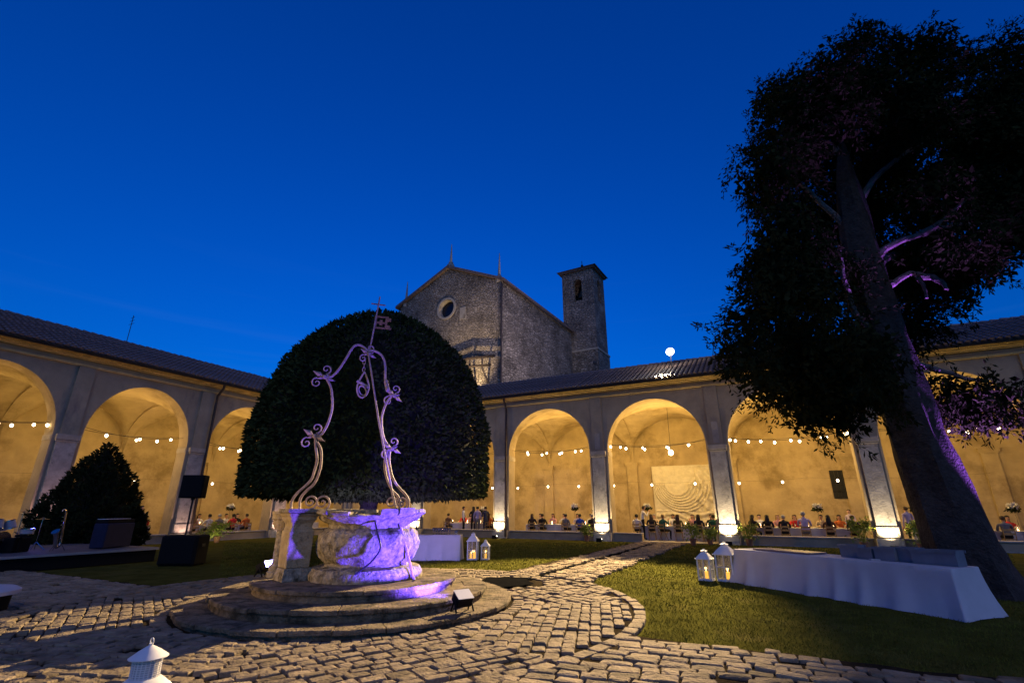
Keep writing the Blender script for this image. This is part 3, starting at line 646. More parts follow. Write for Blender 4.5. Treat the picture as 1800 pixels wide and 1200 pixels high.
# ---- wrought iron arch
IR = empty('iron_arch', (0, 0, 0)); IR.parent = WE; IR.location = (-WC.x, -WC.y, 0)
PT = dict(
 lo=[(-8.3, 6.82, 1.66), (-8.32, 6.81, 1.83), (-8.27, 6.87, 1.99), (-8.19, 6.96, 2.12), (-8.12, 7.04, 2.26), (-8.1, 7.07, 2.43), (-8.09, 7.09, 2.64), (-8.15, 7.05, 2.95), (-8.16, 7.04, 3.08)],
 li=[(-8.2, 6.93, 1.66), (-8.22, 6.92, 1.88), (-8.16, 6.98, 2.03), (-8.08, 7.08, 2.17), (-8.04, 7.13, 2.36), (-8.03, 7.15, 2.58), (-8.06, 7.13, 2.84), (-8.14, 7.07, 3.0)],
 lm=[(-8.15, 7.05, 3.09), (-8.11, 7.1, 3.12), (-8.06, 7.15, 3.23), (-8.02, 7.2, 3.43), (-8.0, 7.23, 3.71), (-8.04, 7.21, 4.02), (-8.09, 7.18, 4.2), (-8.16, 7.11, 4.36)],
 lt=[(-8.17, 7.11, 4.38), (-8.08, 7.19, 4.4), (-8.0, 7.28, 4.56), (-7.92, 7.36, 4.8), (-7.86, 7.43, 5.03), (-7.8, 7.49, 5.15), (-7.71, 7.57, 5.16), (-7.58, 7.69, 5.03)],
 rt=[(-7.58, 7.69, 5.03), (-7.52, 7.74, 5.06), (-7.42, 7.83, 5.02), (-7.34, 7.9, 4.92), (-7.29, 7.94, 4.72), (-7.27, 7.95, 4.46), (-7.24, 7.98, 4.24), (-7.14, 8.06, 4.06)],
 rm=[(-7.14, 8.06, 4.03), (-7.18, 8.02, 3.96), (-7.23, 7.97, 3.8), (-7.26, 7.94, 3.57), (-7.24, 7.95, 3.36), (-7.19, 7.99, 3.12), (-7.09, 8.08, 2.92)],
 ro=[(-7.08, 8.08, 2.89), (-7.08, 8.08, 2.69), (-7.04, 8.11, 2.46), (-6.98, 8.16, 2.27), (-6.88, 8.24, 2.11), (-6.79, 8.33, 1.99), (-6.73, 8.38, 1.86), (-6.73, 8.38, 1.66)],
 ri=[(-7.11, 8.05, 2.89), (-7.14, 8.02, 2.69), (-7.12, 8.03, 2.45), (-7.06, 8.08, 2.23), (-6.98, 8.15, 2.06), (-6.89, 8.23, 1.94), (-6.85, 8.27, 1.8), (-6.86, 8.25, 1.66)])
def smooth_path(p, sub=4):
    p = [Vector(x) for x in p]; o = []
    for i in range(len(p) - 1):
        a, b, c, d = p[max(i - 1, 0)], p[i], p[i + 1], p[min(i + 2, len(p) - 1)]
        for t in np.arange(sub) / sub:
            o.append(.5 * ((2 * b) + (-a + c) * t + (2 * a - 5 * b + 4 * c - d) * t * t + (-a + 3 * b - 3 * c + d) * t ** 3))
    return o + [p[-1]]
for k_, p in PT.items():
    q = MB(); q.tube(smooth_path(p), .026, 6); q.build('iron_bar', M['iron'], IR, smooth=True)
plane_r = Vector((.67, .74, 0)).normalized()      # direction along the arch
def spiral(c, r, turns, start, sgn, thick):
    c = Vector(c); pts = []
    for i in range(28):
        t = i / 27; a = start + sgn * turns * 2 * math.pi * t; rr_ = r * (1 - .85 * t); pts.append(c + plane_r * (rr_ * math.cos(a)) + Vector((0, 0, rr_ * math.sin(a))))
    q = MB(); q.tube(pts, [thick * (1 - .4 * i / 27) for i in range(28)], 6); return q
def flower(c, tilt, s):
    c = Vector(c)
    for k in range(2): spiral(c + plane_r * (.02 - .16 * (k == 1) * s) + Vector((0, 0, (.17 if k == 0 else -.14) * s)), .11 * s, 1.25, R(-90 if k == 0 else 90), 1 if k == 0 else 1, .016).build('scroll', M['iron'], IR, smooth=True)
    for k in range(4):                           # pointed leaves
        a = tilt + R((150, -25, 195, 25)[k]); d = plane_r * math.cos(a) + Vector((0, 0, math.sin(a))); n_ = plane_r * -math.sin(a) + Vector((0, 0, math.cos(a))); l = (.27, .24, .16, .15)[k] * s
        nrm = plane_r.cross(Vector((0, 0, 1))); q = MB()
        q.add([c, c + d * l * .45 + n_ * l * .2, c + d * l, c + d * l * .45 - n_ * l * .2, c + d * l * .4 + nrm * .045, c + d * l * .4 - nrm * .045], [(0, 1, 4), (1, 2, 4), (2, 3, 4), (3, 0, 4), (1, 0, 5), (2, 1, 5), (3, 2, 5), (0, 3, 5)]); q.build('iron_leaf', M['iron'], IR)
    q = MB(); q.ball(c, .05, 8); q.build('boss', M['iron'], IR, smooth=True)
for c, t_, s in (((-8.18, 7.03, 3.11), 0, 1.0), ((-8.19, 7.09, 4.38), .1, 1.0), ((-7.57, 7.69, 4.97), 0, .8), ((-7.10, 8.10, 4.06), -.2, .9), ((-7.05, 8.11, 2.91), 0, .9)): flower(c, t_, s)
for c, r in (((-8.08, 7.05, 1.83), .14), ((-7.92, 7.20, 1.82), .16), ((-6.84, 8.28, 1.82), .13), ((-6.98, 8.14, 1.82), .14)): spiral(c, r, 1.6, R(-90), 1, .022).build('scroll', M['iron'], IR, smooth=True)
q = MB()
for k in range(3): q.ball((-7.25 + .03 * k, 7.97, 4.35 - .08 * k), (.05, .05, .07), 6)
q.build('bud_cluster', M['iron'], IR)
# staff, cross and pierced vane
q = MB(); q.tube([(-7.58, 7.69, 5.0), (-7.56, 7.72, 5.27), (-7.53, 7.75, 5.81), (-7.51, 7.80, 6.40)], .017, 6); q.build('staff', M['iron'], IR)
q = MB(); q.tube([(-7.52 - .16 * plane_r.x, 7.785 - .16 * plane_r.y, 6.2), (-7.52 + .16 * plane_r.x, 7.785 + .16 * plane_r.y, 6.2)], .017, 6); q.build('cross_arm', M['iron_dark'], IR)
q = MB(); a_, b_ = Vector((-7.55, 7.74, 5.6)), Vector((-7.26, 8.0, 5.6)); ex = b_ - a_; nn = ex.cross(Vector((0, 0, 1))).normalized() * .006
cells = [(0, .0, 1, .12), (0, .88, .8, 1), (0, .12, .14, .88), (.62, .12, .74, .88), (.3, .3, .46, .7), (.14, .42, .3, .54), (.46, .42, .62, .54), (.74, .12, .92, .3), (.74, .62, .95, .88)]
for u0, v0, u1, v1 in cells:
    c4 = [a_ + ex * u + Vector((0, 0, .31 * v)) for u, v in ((u0, v0), (u1, v0), (u1, v1), (u0, v1))]
    q.loft([[p - nn for p in c4], [p + nn for p in c4]])
q.build('wind_vane', M['iron_dark'], IR)
# pulley hanging under the crown on a chain
PU = empty('pulley'); PU.parent = WE; PU.location = (-WC.x, -WC.y, 0)
for k in range(4):
    q = MB(); c = Vector((-7.635 + .006 * k, 7.635, 4.86 - .085 * k)); ax = plane_r if k % 2 else plane_r.cross(Vector((0, 0, 1)))
    q.tube([c + ax * (.028 * math.cos(t)) + Vector((0, 0, .055 * math.sin(t))) for t in np.linspace(0, 2 * math.pi, 11)], .009, 5); q.build('chain_link', M['iron'], PU)
pc = Vector((-7.6, 7.645, 4.25))
for s in (-1, 1):
    q = MB(); q.tube(smooth_path([pc + Vector((0, 0, .3)), pc + plane_r * (.075 * s) + Vector((0, 0, .14)), pc + plane_r * (.125 * s) + Vector((0, 0, -.05)), pc + plane_r * (.08 * s) + Vector((0, 0, -.22)), pc + Vector((0, 0, -.28))]), .018, 6); q.build('fork', M['iron'], PU, smooth=True)
q = MB(); ax = (plane_r * .9 + Vector((0, 0, -.45))).normalized(); q.tube([pc - ax * .15 + Vector((0, 0, .02)), pc + ax * .13 + Vector((0, 0, .02))], .035, 8); q.build('axle', M['iron'], PU, smooth=True)
q = MB(); q.tube([pc + ax * (.09 * math.cos(t)) + plane_r.cross(Vector((0, 0, 1))) * (.03 * math.sin(t)) + Vector((0, 0, -.12 + .09 * math.sin(t))) for t in np.linspace(0, 2 * math.pi, 17)], .016, 6); q.build('wheel', M['iron'], PU, smooth=True)
rod = MB(); rod.tube([(-7.55, 7.66, 4.95), (-7.05, 7.64, 3.4), (-6.62, 7.72, 2.0), (-6.05, 7.84, .47)], [.018, .02, .022, .024], 8)
tag(rod.build('iron_rod', M['iron'], None, smooth=True), 'long thin rod leaning from the iron arch down to the top step', 'rod')
cb_ = MB(); cb_.tube(smooth_path([(-6.62, 7.3, 1.5), (-6.47, 7.25, 1.25), (-6.36, 7.22, 1.05), (-6.45, 7.15, .85), (-6.62, 7.08, .7), (-6.7, 7.0, .62)]), .016, 6)
tag(cb_.build('cable', M['cable'], None, smooth=True), 'short black cable hanging down the belly of the well bowl', 'cable')

# ================================================================== trees
def leaves(name, centers, length, width, mt, parent, droop=0., outward=None):
    n = len(centers); d = rng.normal(size=(n, 3))
    if outward is not None: d = d * .6 + outward
    d[:, 2] -= droop; d /= np.linalg.norm(d, axis=1)[:, None] + 1e-9
    s = np.cross(d, rng.normal(size=(n, 3))); s /= np.linalg.norm(s, axis=1)[:, None] + 1e-9
    l = (length * rng.uniform(.6, 1.4, n))[:, None]; w_ = (width * rng.uniform(.6, 1.3, n))[:, None]
    q4 = np.stack([centers, centers + d * l * .5 + s * w_, centers + d * l, centers + d * l * .5 - s * w_], 1)
    return inst(name, fast_mesh(name, q4.reshape(-1, 3), 4, mt), parent)
def in_ball(n):
    v = rng.normal(size=(n, 3)); v /= np.linalg.norm(v, axis=1)[:, None]; return v * (rng.uniform(0, 1, n) ** .45)[:, None]
# ---- big old cypress
CY = empty('cypress_tree', (3.55, 14.75, 0), 0, 'huge dark cypress with leaning trunk lit violet, behind the long table', 'tree')
o3 = lambda p: Vector((p[0] - 3.55, p[1] - 14.75, p[2]))
tr = [(3.56, 14.77, -.1), (3.52, 14.75, .5), (3.43, 14.71, 1.27), (3.32, 14.66, 2.0), (3.2, 14.59, 3.14), (3.1, 14.54, 4.51), (3.06, 14.52, 5.99), (3.05, 14.52, 7.76), (3.12, 14.55, 9.71), (3.2, 14.6, 10.9), (3.35, 14.8, 12.0)]
rd_ = [.95, .72, .62, .58, .54, .50, .47, .43, .33, .20, .05]
sp = smooth_path([o3(p) for p in tr], 6); rr2 = np.interp(np.arange(len(sp)) / (len(sp) - 1), np.linspace(0, 1, len(rd_)), rd_)
q = MB(); q.tube(sp, list(rr2), 22)
nv = []
for i, p in enumerate(q.v):                      # fluted bark
    k = i // 22; c = sp[min(k, len(sp) - 1)]; d = Vector(p) - c; a = math.atan2(d.y, d.x); f_ = 1 + .09 * math.sin(a * 5 + p[2] * .8) + .05 * math.sin(a * 9 - p[2] * 1.7) + .05 * mnoise.noise(Vector(p) * 2.2)
    nv.append(tuple(c + d * f_))
q.v = nv; q.build('trunk', M['bark'], CY, smooth=True)
LIMB = [[(3.3, 14.5, 7.8), (3.49, 14.42, 8.08), (3.87, 14.37, 8.24), (4.36, 14.41, 8.34), (5.12, 14.57, 8.49), (5.99, 14.68, 8.38), (7.5, 15, 8.9)],
        [(3.2, 14.5, 6.8), (3.32, 14.43, 7.0), (3.61, 14.24, 7.15), (3.94, 14.3, 7.29), (4.04, 14.24, 6.92), (4.02, 14.23, 6.54)],
        [(2.9, 14.4, 5.9), (2.6, 14.1, 6.2), (2.49, 14.0, 6.45), (2.41, 13.62, 6.86), (2.36, 13.37, 7.39), (2.38, 13.16, 7.92)],
        [(3.15, 14.55, 9.3), (3.8, 14.7, 10.4), (5.2, 15.2, 11.5), (7, 16, 12.6)], [(3.1, 14.55, 8.6), (2.4, 14.2, 9.8), (1.6, 13.4, 10.8)], [(3.1, 14.5, 5.0), (2.3, 14.3, 5.4), (1.2, 13.6, 5.6), (.4, 13.0, 5.4)],
        [(3.3, 14.6, 5.2), (4.2, 15.4, 5.0), (5.0, 15.5, 4.6)], [(3.2, 14.7, 10.5), (3.6, 15.6, 12), (4.2, 16.4, 13.6)], [(3.1, 14.5, 7.2), (2.5, 15.2, 8.4), (2.2, 15.9, 9.8)], [(3.4, 14.8, 7.9), (5, 16.2, 9), (7.5, 17.6, 10)],
        [(4.0, 14.3, 7.2), (4.3, 14.1, 6.95), (4.4, 14.0, 6.6)], [(4.36, 14.41, 8.34), (4.8, 14.2, 8.5), (5.3, 14.0, 8.9)], [(3.2, 14.6, 11.5), (2.4, 14.4, 12.8), (1.9, 14.5, 14)]]
for lp in LIMB:
    s_ = smooth_path([o3(p) for p in lp], 4); q = MB(); q.tube([p + Vector((random.uniform(-.03, .03),) * 3) for p in s_], list(np.linspace(.105, .03, len(s_))), 7); q.build('limb', M['limb'], CY, smooth=True)
CL = [(4.2,15.9,14.9),(4.8,15.5,16.0),(1.7,14.5,13.5),(1.5,15.3,12.8),(1.4,14.4,8.0),(3.6,16.3,8.8),(1.3,13.3,6.3),(2.5,14.0,7.5),(1.9,13.5,5.0),(5.9,17.9,9.4),(9.1,20.0,13.8),(1.2,14.8,10.7),(1.1,11.2,7.6),(4.2,15.7,4.3),(6.2,17.8,10.4),(9.5,18.6,9.6),(0.0,13.7,6.4),(3.1,16.0,11.3),(4.6,13.4,12.1),(-0.1,11.1,4.8),(4.9,18.7,9.7),(8.8,17.1,11.7),(2.0,12.6,11.7),(4.6,16.7,8.2),(4.3,15.5,10.9),(4.6,16.2,7.6),(7.6,16.4,10.0),(0.5,11.0,6.1),(1.4,11.5,9.5),(0.9,11.1,9.1),(4.4,18.5,13.0),(1.4,12.6,4.4),(0.9,11.1,7.0),(0.8,13.5,5.4),(7.2,15.3,10.2),(1.8,13.2,8.1),(3.4,15.7,13.2),(8.6,16.0,9.8),(2.5,12.8,12.1),(4.5,15.5,4.0),(6.2,14.5,8.2),(10.4,19.9,15.9),(8.2,16.0,12.1),(6.2,15.7,12.0),(4.2,18.5,11.3),(4.5,15.4,8.4),(4.2,17.2,6.5),(9.4,18.1,15.3),(9.2,18.2,9.9),(6.7,16.6,9.5),(5.0,15.1,4.1),(0.9,14.2,6.2),(3.7,14.0,12.6),(4.8,13.2,7.4),(7.1,14.8,10.7),(4.8,15.7,11.3),(8.4,15.5,10.7),(5.0,13.6,11.1),(2.1,13.0,10.8),(7.9,17.0,9.7),(4.7,17.5,7.1),(5.9,15.2,9.6),(2.7,12.3,12.0),(6.4,15.0,11.0),(3.2,16.9,10.7),(4.6,17.0,12.6),(0.2,13.7,4.8),(8.8,18.7,14.3),(1.5,12.8,5.4),(4.8,15.2,9.2),(3.8,17.1,15.2),(2.1,15.0,4.8),(11.3,20.9,16.9),(5.8,15.6,10.5),(5.6,15.2,13.0),(4.0,16.2,12.7),(4.8,13.8,9.2),(2.4,16.1,8.7),(7.1,16.2,9.7),(2.2,12.8,11.2),(4.7,18.6,11.5),(4.6,15.8,13.4),(4.8,14.2,11.7),(4.9,16.3,13.1),(8.3,14.9,10.9),(3.7,16.7,11.0),(2.3,14.9,10.4),(2.4,15.8,12.0),(2.5,16.5,10.4),(2.1,11.9,4.7),(8.9,19.2,16.4),(3.1,16.5,6.3),(3.3,13.1,13.2),(7.5,15.6,8.8),(6.5,15.7,12.5),(7.1,15.7,12.8),(1.0,12.5,4.8),(6.2,15.1,9.3),(3.9,16.9,9.8),(6.4,15.8,11.3),(5.3,15.4,15.0),(5.9,18.2,12.0),(2.9,16.6,16.1),(7.3,18.6,12.1),(5.5,17.7,8.6),(9.3,18.4,13.0),(1.0,13.1,7.1),(7.2,18.8,10.9),(9.2,19.7,14.2),(2.4,16.5,7.8),(1.0,13.1,4.0),(1.9,13.5,4.0),(6.7,15.5,10.1),(2.6,14.5,6.2),(6.4,16.9,15.7),(0.7,14.2,4.7),(1.7,15.2,10.4),(6.8,16.2,14.5),(3.0,16.2,12.6),(1.2,11.6,6.2),(4.6,18.2,8.4),(7.0,18.0,15.4),(0.6,13.5,7.8),(6.9,17.2,9.0),(3.7,16.8,6.9),(3.5,17.9,8.2),(5.1,15.8,12.0),(4.9,16.1,10.2),(5.5,15.8,12.2),(5.5,17.2,7.6),(9.2,18.3,16.1),(9.4,19.6,15.6),(4.5,18.6,9.1),(8.1,17.8,9.4),(4.5,14.1,13.0),(7.5,15.2,10.0),(2.1,15.4,14.9),(4.2,14.5,13.4),(5.3,15.8,7.8),(6.5,15.9,15.3),(3.3,15.4,12.2),(9.5,18.1,12.9),(2.9,16.2,9.5),(4.3,16.8,11.2),(1.4,13.6,3.9),(5.4,14.8,7.4),(3.1,12.7,11.3),(6.6,15.1,11.6),(2.3,13.1,4.4),(9.4,16.8,13.0)]
pts = []; outw = []
for i, c in enumerate(CL):
    c = np.array(c) - np.array((3.55, 14.75, 0)); r_ = rng.uniform(.55, .95)
    for k in range(26 if i % 6 else 15):         # feathery sprays that droop outwards, so the crown edge is ragged
        sc_ = c + in_ball(1)[0] * r_ * np.array((1, 1, .9)); m_ = 52
        ax_ = (sc_ - c) * .9 + rng.normal(size=3) * .45; ax_[2] -= .35; ax_ /= np.linalg.norm(ax_) + 1e-9
        t = rng.uniform(-.35, .5, m_)[:, None]; pts.append(sc_ + ax_ * t + np.array((0, 0, -.18)) * t * t + rng.normal(size=(m_, 3)) * (.075 - .05 * np.clip(t, 0, .5) * 2)); outw.append(np.repeat(ax_[None] * .8, m_, 0))
inner = np.concatenate([np.array(c) - np.array((3.55, 14.75, 0)) + in_ball(330) * .66 for c in CL if math.hypot(c[0] - 3.1, c[1] - 14.5) > .9])
crown_o = leaves('crown', np.concatenate(pts), .125, .02, M['conifer'], CY, .25, np.concatenate(outw))
leaves('inner_foliage', inner, .19, .05, M['conifer'], crown_o, .3)
# ---- clipped dome tree behind the well
DT = empty('clipped_dome_tree', (-13.1, 14.06, 0), 0, 'broad dark tree clipped into a dome, right behind the well', 'tree')
DP = [(2.15, 4.25), (2.6, 4.32), (4.1, 4.2), (5.8, 3.9), (6.9, 3.45), (7.7, 2.85), (8.3, 2.2), (8.8, 1.45), (9.1, .75), (9.2, .1)]
dz_, dr_ = np.array([p[0] for p in DP]), np.array([p[1] for p in DP])
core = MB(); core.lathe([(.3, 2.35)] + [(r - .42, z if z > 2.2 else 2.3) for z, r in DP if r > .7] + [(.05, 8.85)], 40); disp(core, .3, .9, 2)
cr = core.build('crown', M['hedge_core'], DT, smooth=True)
n_ = 46000; th_ = rng.uniform(0, 2 * np.pi, n_); zz = rng.uniform(2.15, 9.2, n_)
keep = rng.uniform(0, 1, n_) < (np.interp(zz, dz_, dr_) + .6) / 5.0; th_, zz = th_[keep], zz[keep]
lump = np.array([mnoise.noise(Vector((math.cos(a) * 2.2, math.sin(a) * 2.2, z * .55))) + .5 * mnoise.noise(Vector((math.cos(a) * 6, math.sin(a) * 6, z * 1.5))) for a, z in zip(th_, zz)])
rad = np.interp(zz, dz_, dr_) + lump * .16 - np.abs(rng.normal(0, .16, len(zz))); rad = np.maximum(rad, 0)
C3 = np.c_[rad * np.cos(th_), rad * np.sin(th_), zz]
m_ = 7000; ub = np.c_[in_ball(m_) * np.array((4.1, 4.1, .2))]; ub[:, 2] += 2.2; C3 = np.r_[C3, ub]
ow_ = C3 - np.array((0, 0, 4.2)); ow_ /= np.linalg.norm(ow_, axis=1)[:, None] + 1e-6
leaves('foliage', C3, .17, .045, M['hedge'], cr, .1, ow_ * .7)
q = MB(); q.tube([(0, 0, -.05), (.02, 0, .4), (-.05, .03, 1.3), (0, 0, 2.6), (.1, 0, 3.8)], [.5, .36, .31, .3, .22], 14); disp(q, .06, 2, 3); q.build('trunk', M['bark'], DT, smooth=True)
for a in range(5):
    q = MB(); q.tube([(0, 0, 1.7 + .1 * a), (math.cos(a * 1.3) * .9, math.sin(a * 1.3) * .9, 2.6), (math.cos(a * 1.3) * 2.2, math.sin(a * 1.3) * 2.2, 3.6)], [.15, .11, .05], 7); q.build('limb', M['bark'], DT, smooth=True)
# ---- conical tree by the stage
CT = empty('conical_tree', (-25.5, 11.0, 0), 0, 'small dark cone-shaped evergreen standing behind the stage', 'tree')
n_ = 16000; zz = 4.45 * (1 - np.sqrt(rng.uniform(0, 1, n_))); th_ = rng.uniform(0, 2 * np.pi, n_)
rad = np.interp(zz, [0, .5, 1.6, 2.8, 3.7, 4.2, 4.45], [1.75, 1.9, 1.65, 1.15, .62, .25, .04]) * (1 + .10 * np.sin(th_ * 5 + zz * 3) + .08 * np.sin(th_ * 9 - zz * 5)) - np.abs(rng.normal(0, .14, n_))
C3 = np.c_[rad * np.cos(th_), rad * np.sin(th_), zz]
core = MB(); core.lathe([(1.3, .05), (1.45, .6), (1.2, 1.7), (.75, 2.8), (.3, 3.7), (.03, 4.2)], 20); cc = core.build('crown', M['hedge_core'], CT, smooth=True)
leaves('foliage', C3, .18, .04, M['conifer'], cc, -.4, np.c_[np.cos(th_), np.sin(th_), np.full(n_, .5)] * .8)
q = MB(); q.tube([(0, 0, -.05), (0, 0, 1.0)], [.2, .15], 8); q.build('trunk', M['bark'], CT)

# ================================================================== lamps of the place
WARM = (1, .64, .18)
def bay_light(x, y, z, p): lamp('POINT', (x, y, z), p, WARM, size=.35, name='string_light_glow')
for i in range(len(RU) - 1): bay_light((RU[i] + RU[i + 1]) / 2, 28.5 + 2.6, 4.9, (450, 600, 700, 950, 720, 420, 240)[i])
bay_light(-32.6, 32.4, 4.9, 260)
for i in range(len(LU) - 1): bay_light(-28.7 - 2.6, (LU[i] + LU[i + 1]) / 2, 4.9, (150, 240, 390, 400, 400)[i])
bulb_me = MB(); bulb_me.ball((0, 0, -.09), (.062, .062, .075), 10); bulb_me = bulb_me.mesh('bulb', True); bulb_me.materials.append(M['bulb'])
sock_me = MB(); sock_me.lathe([(.03, -.03), (.032, .03), (.012, .05)], 8); sock_me = sock_me.mesh('socket'); sock_me.materials.append(M['cable'])
def string_lights(A, us, wdepth, ztop, sag, spacing, label, phase=0., name='string_lights', cr=.011):
    S = empty(name, A.location, A.rotation_euler.z, label, 'string lights')
    for a, b in zip(us, us[1:]):
        n = 24; q = MB(); q.tube([(a + (b - a) * i / n, wdepth, ztop - sag * 4 * (i / n) * (1 - i / n)) for i in range(n + 1)], cr, 5); q.build('cable', M['cable'], S)
        k = max(2, round((b - a) / spacing))
        for j in range(k):
            t = (j + .5 + phase + random.uniform(-.12, .12)) / k; t = min(max(t, .04), .96)
            p = (a + (b - a) * t, wdepth, ztop - sag * 4 * t * (1 - t) - .03); inst('bulb', bulb_me, S, p); inst('socket', sock_me, S, p)
    return S
string_lights(AR, RU, .45, 5.50, .42, 1.1, 'front string of warm bulbs draped from pier to pier below the church')
string_lights(AR, RU, 2.1, 5.60, .25, 1.35, 'rear string of warm bulbs inside the arcade wing below the church', .2)
string_lights(AL, LU, .45, 5.62, .40, 1.1, 'front string of warm bulbs draped from pier to pier beside the stage')
string_lights(AL, LU, 2.1, 5.70, .25, 1.35, 'rear string of warm bulbs inside the arcade wing beside the stage', .2)
string_lights(AR, [-19.5, -12.8, -7.9, -3.2, 1.8, 9.5], 3.7, 3.35, .12, 2.3, 'low string of spaced bulbs above the tables below the church', cr=.004)
string_lights(AL, [6.0, 12.5, 18.8, 25], 3.5, 3.45, .12, 2.2, 'low string of spaced bulbs above the tables beside the stage', cr=.004)
HB = empty('hanging_bulb', (-5.36, 32.2, 5.12), 0, 'large bare bulb hanging on a long cord before the relief', 'lamp')
q = MB(); q.tube([(0, 0, .12), (.02, 0, 1.5), (.04, 0, 2.75)], .014, 5); q.build('cord', M['cable'], HB)
q = MB(); q.lathe([(.06, .08), (.06, .2), (.02, .26)], 10); q.build('lamp_holder', M['cable'], HB)
q = MB(); q.ball((0, 0, -.06), (.16, .16, .18), 14); q.build('globe', M['bigbulb'], HB, smooth=True)
# uplights at the feet of the piers
def uplight(A, x, y, tgt, power, label, spot=100, color=(1, .78, .45)):
    U = empty('uplight', (x, y, 0), 0, label, 'uplight', 'uplights at the feet of the piers'); d = (Vector(tgt) - Vector((x, y, 0))); rz = math.atan2(d.y, d.x)
    U.rotation_euler.z = rz
    q = MB(); q.cbox((0, 0, .07), (.16, .26, .12), 0, bev=.02); q.build('housing', M['black'], U)
    q = MB(); q.cbox((.02, 0, .15), (.13, .24, .03), 0); q.build('lens', M['lens_warm'], U)
    q = MB(); q.cbox((-.1, 0, .1), (.03, .3, .2)); q.build('bracket', M['black'], U)
    lamp('SPOT', (x + .02 * math.cos(rz), y + .02 * math.sin(rz), .22), power, color, tgt, .06, spot, .6, 'uplight_beam')
for x, pw, nm in ((-22.1, 480, 'under the dome tree edge'), (-15.5, 560, 'past the pair of white lanterns'), (-8.9, 600, 'on the pier at the path opening'), (-2.3, 760, 'on the pier between relief and barred window'), (4.3, 480, 'on the pier before the cypress trunk'), (10.9, 220, 'behind the cypress trunk')):
    uplight(AR, x, 27.75, (x, 28.6, 2.6), pw, f'bright uplight at the foot of a pilaster {nm}')
uplight(AL, -27.95, 10.65, (-28.8, 10.65, 2.6), 260, 'small uplight at the foot of the pier behind the conical tree', color=(1, .55, .5))
uplight(AL, -27.95, 16.6, (-28.8, 16.6, 2.4), 90, 'small uplight at the foot of the pier behind the loudspeaker', color=(1, .6, .45))
uplight(AL, -27.95, 22.55, (-28.8, 22.55, 2.6), 260, 'small uplight at the foot of the pier hidden by the dome tree', color=(1, .6, .45))
# floodlight on the arcade roof that lights the courtyard
FL = empty('roof_floodlight', (-4.43, 30.2, 9.9), 0, 'blazing floodlight on a short mast above the arcade roof', 'floodlight')
q = MB(); q.tube([(0, 0, -.4), (0, 0, 1.0)], .03, 8); q.build('mast', M['dark_metal'], FL)
q = MB(); q.cbox((0, .09, 1.12), (.46, .12, .36), 0, bev=.03); q.build('housing', M['dark_metal'], FL)
q = MB(); q.ball((0, 0, 1.12), (.25, .06, .25), 20); q.build('lens', M['lens_white'], FL, smooth=True)
lamp('SPOT', (-4.43, 30.1, 11.02), 120000, (1, .72, .38), (-5.6, 11.6, 0), .10, 31, .55, 'floodlight_beam')
lamp('POINT', (-4.43, 29.9, 10.9), 150, (1, .93, .82), size=.15, name='floodlight_spill')
# floodlight standing on the roof before the church front
CF = empty('church_floodlight', (-23.6, 34.6, 10.0), 0, 'warm floodlight on the arcade roof aimed up at the church front', 'floodlight')
q = MB(); q.tube([(0, 0, -1), (0, 0, .5)], .03, 6); q.build('mast', M['dark_metal'], CF)
q = MB(); q.cbox((0, 0, .6), (.4, .16, .3), 0, bev=.02); q.build('housing', M['dark_metal'], CF)
q = MB(); q.cbox((0, .09, .62), (.34, .03, .24)); q.build('lens', M['lens_warm'], CF)
lamp('SPOT', (-23.6, 34.9, 10.8), 3500, (1, .74, .40), (-24.2, 38.2, 15.6), .08, 75, .9, 'church_beam')
# work light on a tripod outside the picture, warming the left faces of the well
lamp('SPOT', (-12.35, -.72, 1.32), 2600, (1, .60, .20), (-8.3, 7, 2.4), .08, 42, 1, 'work_light_beam')
SF = empty('work_light', (-12.4, -.8, 0), R(62), 'warm work light on a black tripod aimed at the well', 'floodlight')
q = MB(); q.cbox((0, 0, 1.32), (.14, .3, .22), 0, bev=.02); q.build('housing', M['black'], SF)
q = MB(); q.cbox((.075, 0, 1.32), (.02, .26, .18)); q.build('lens', M['lens_warm'], SF)
q = MB(); q.tube([(0, 0, .35), (0, 0, 1.25)], .02, 6); q.build('pole', M['black'], SF)
for k in range(3):
    q = MB(); q.tube([(0, 0, .6), (.45 * math.cos(k * 2.1), .45 * math.sin(k * 2.1), 0)], .015, 6); q.build('leg', M['black'], SF)
lamp('SPOT', (-10, 32.4, 11.75), 7000, (1, .82, .82), (-21.5, 43, 19), .3, 70, .9, 'church_side_beam')
SG = empty('church_floodlight', (-10, 32.4, 10.9), R(45), 'small floodlight on the ridge aimed at the church side wall', 'floodlight')
q = MB(); q.cbox((0, 0, .75), (.26, .14, .2), 0, bev=.02); q.build('housing', M['dark_metal'], SG)
q = MB(); q.tube([(0, 0, -.05), (0, 0, .66)], .02, 6); q.build('mast', M['dark_metal'], SG)
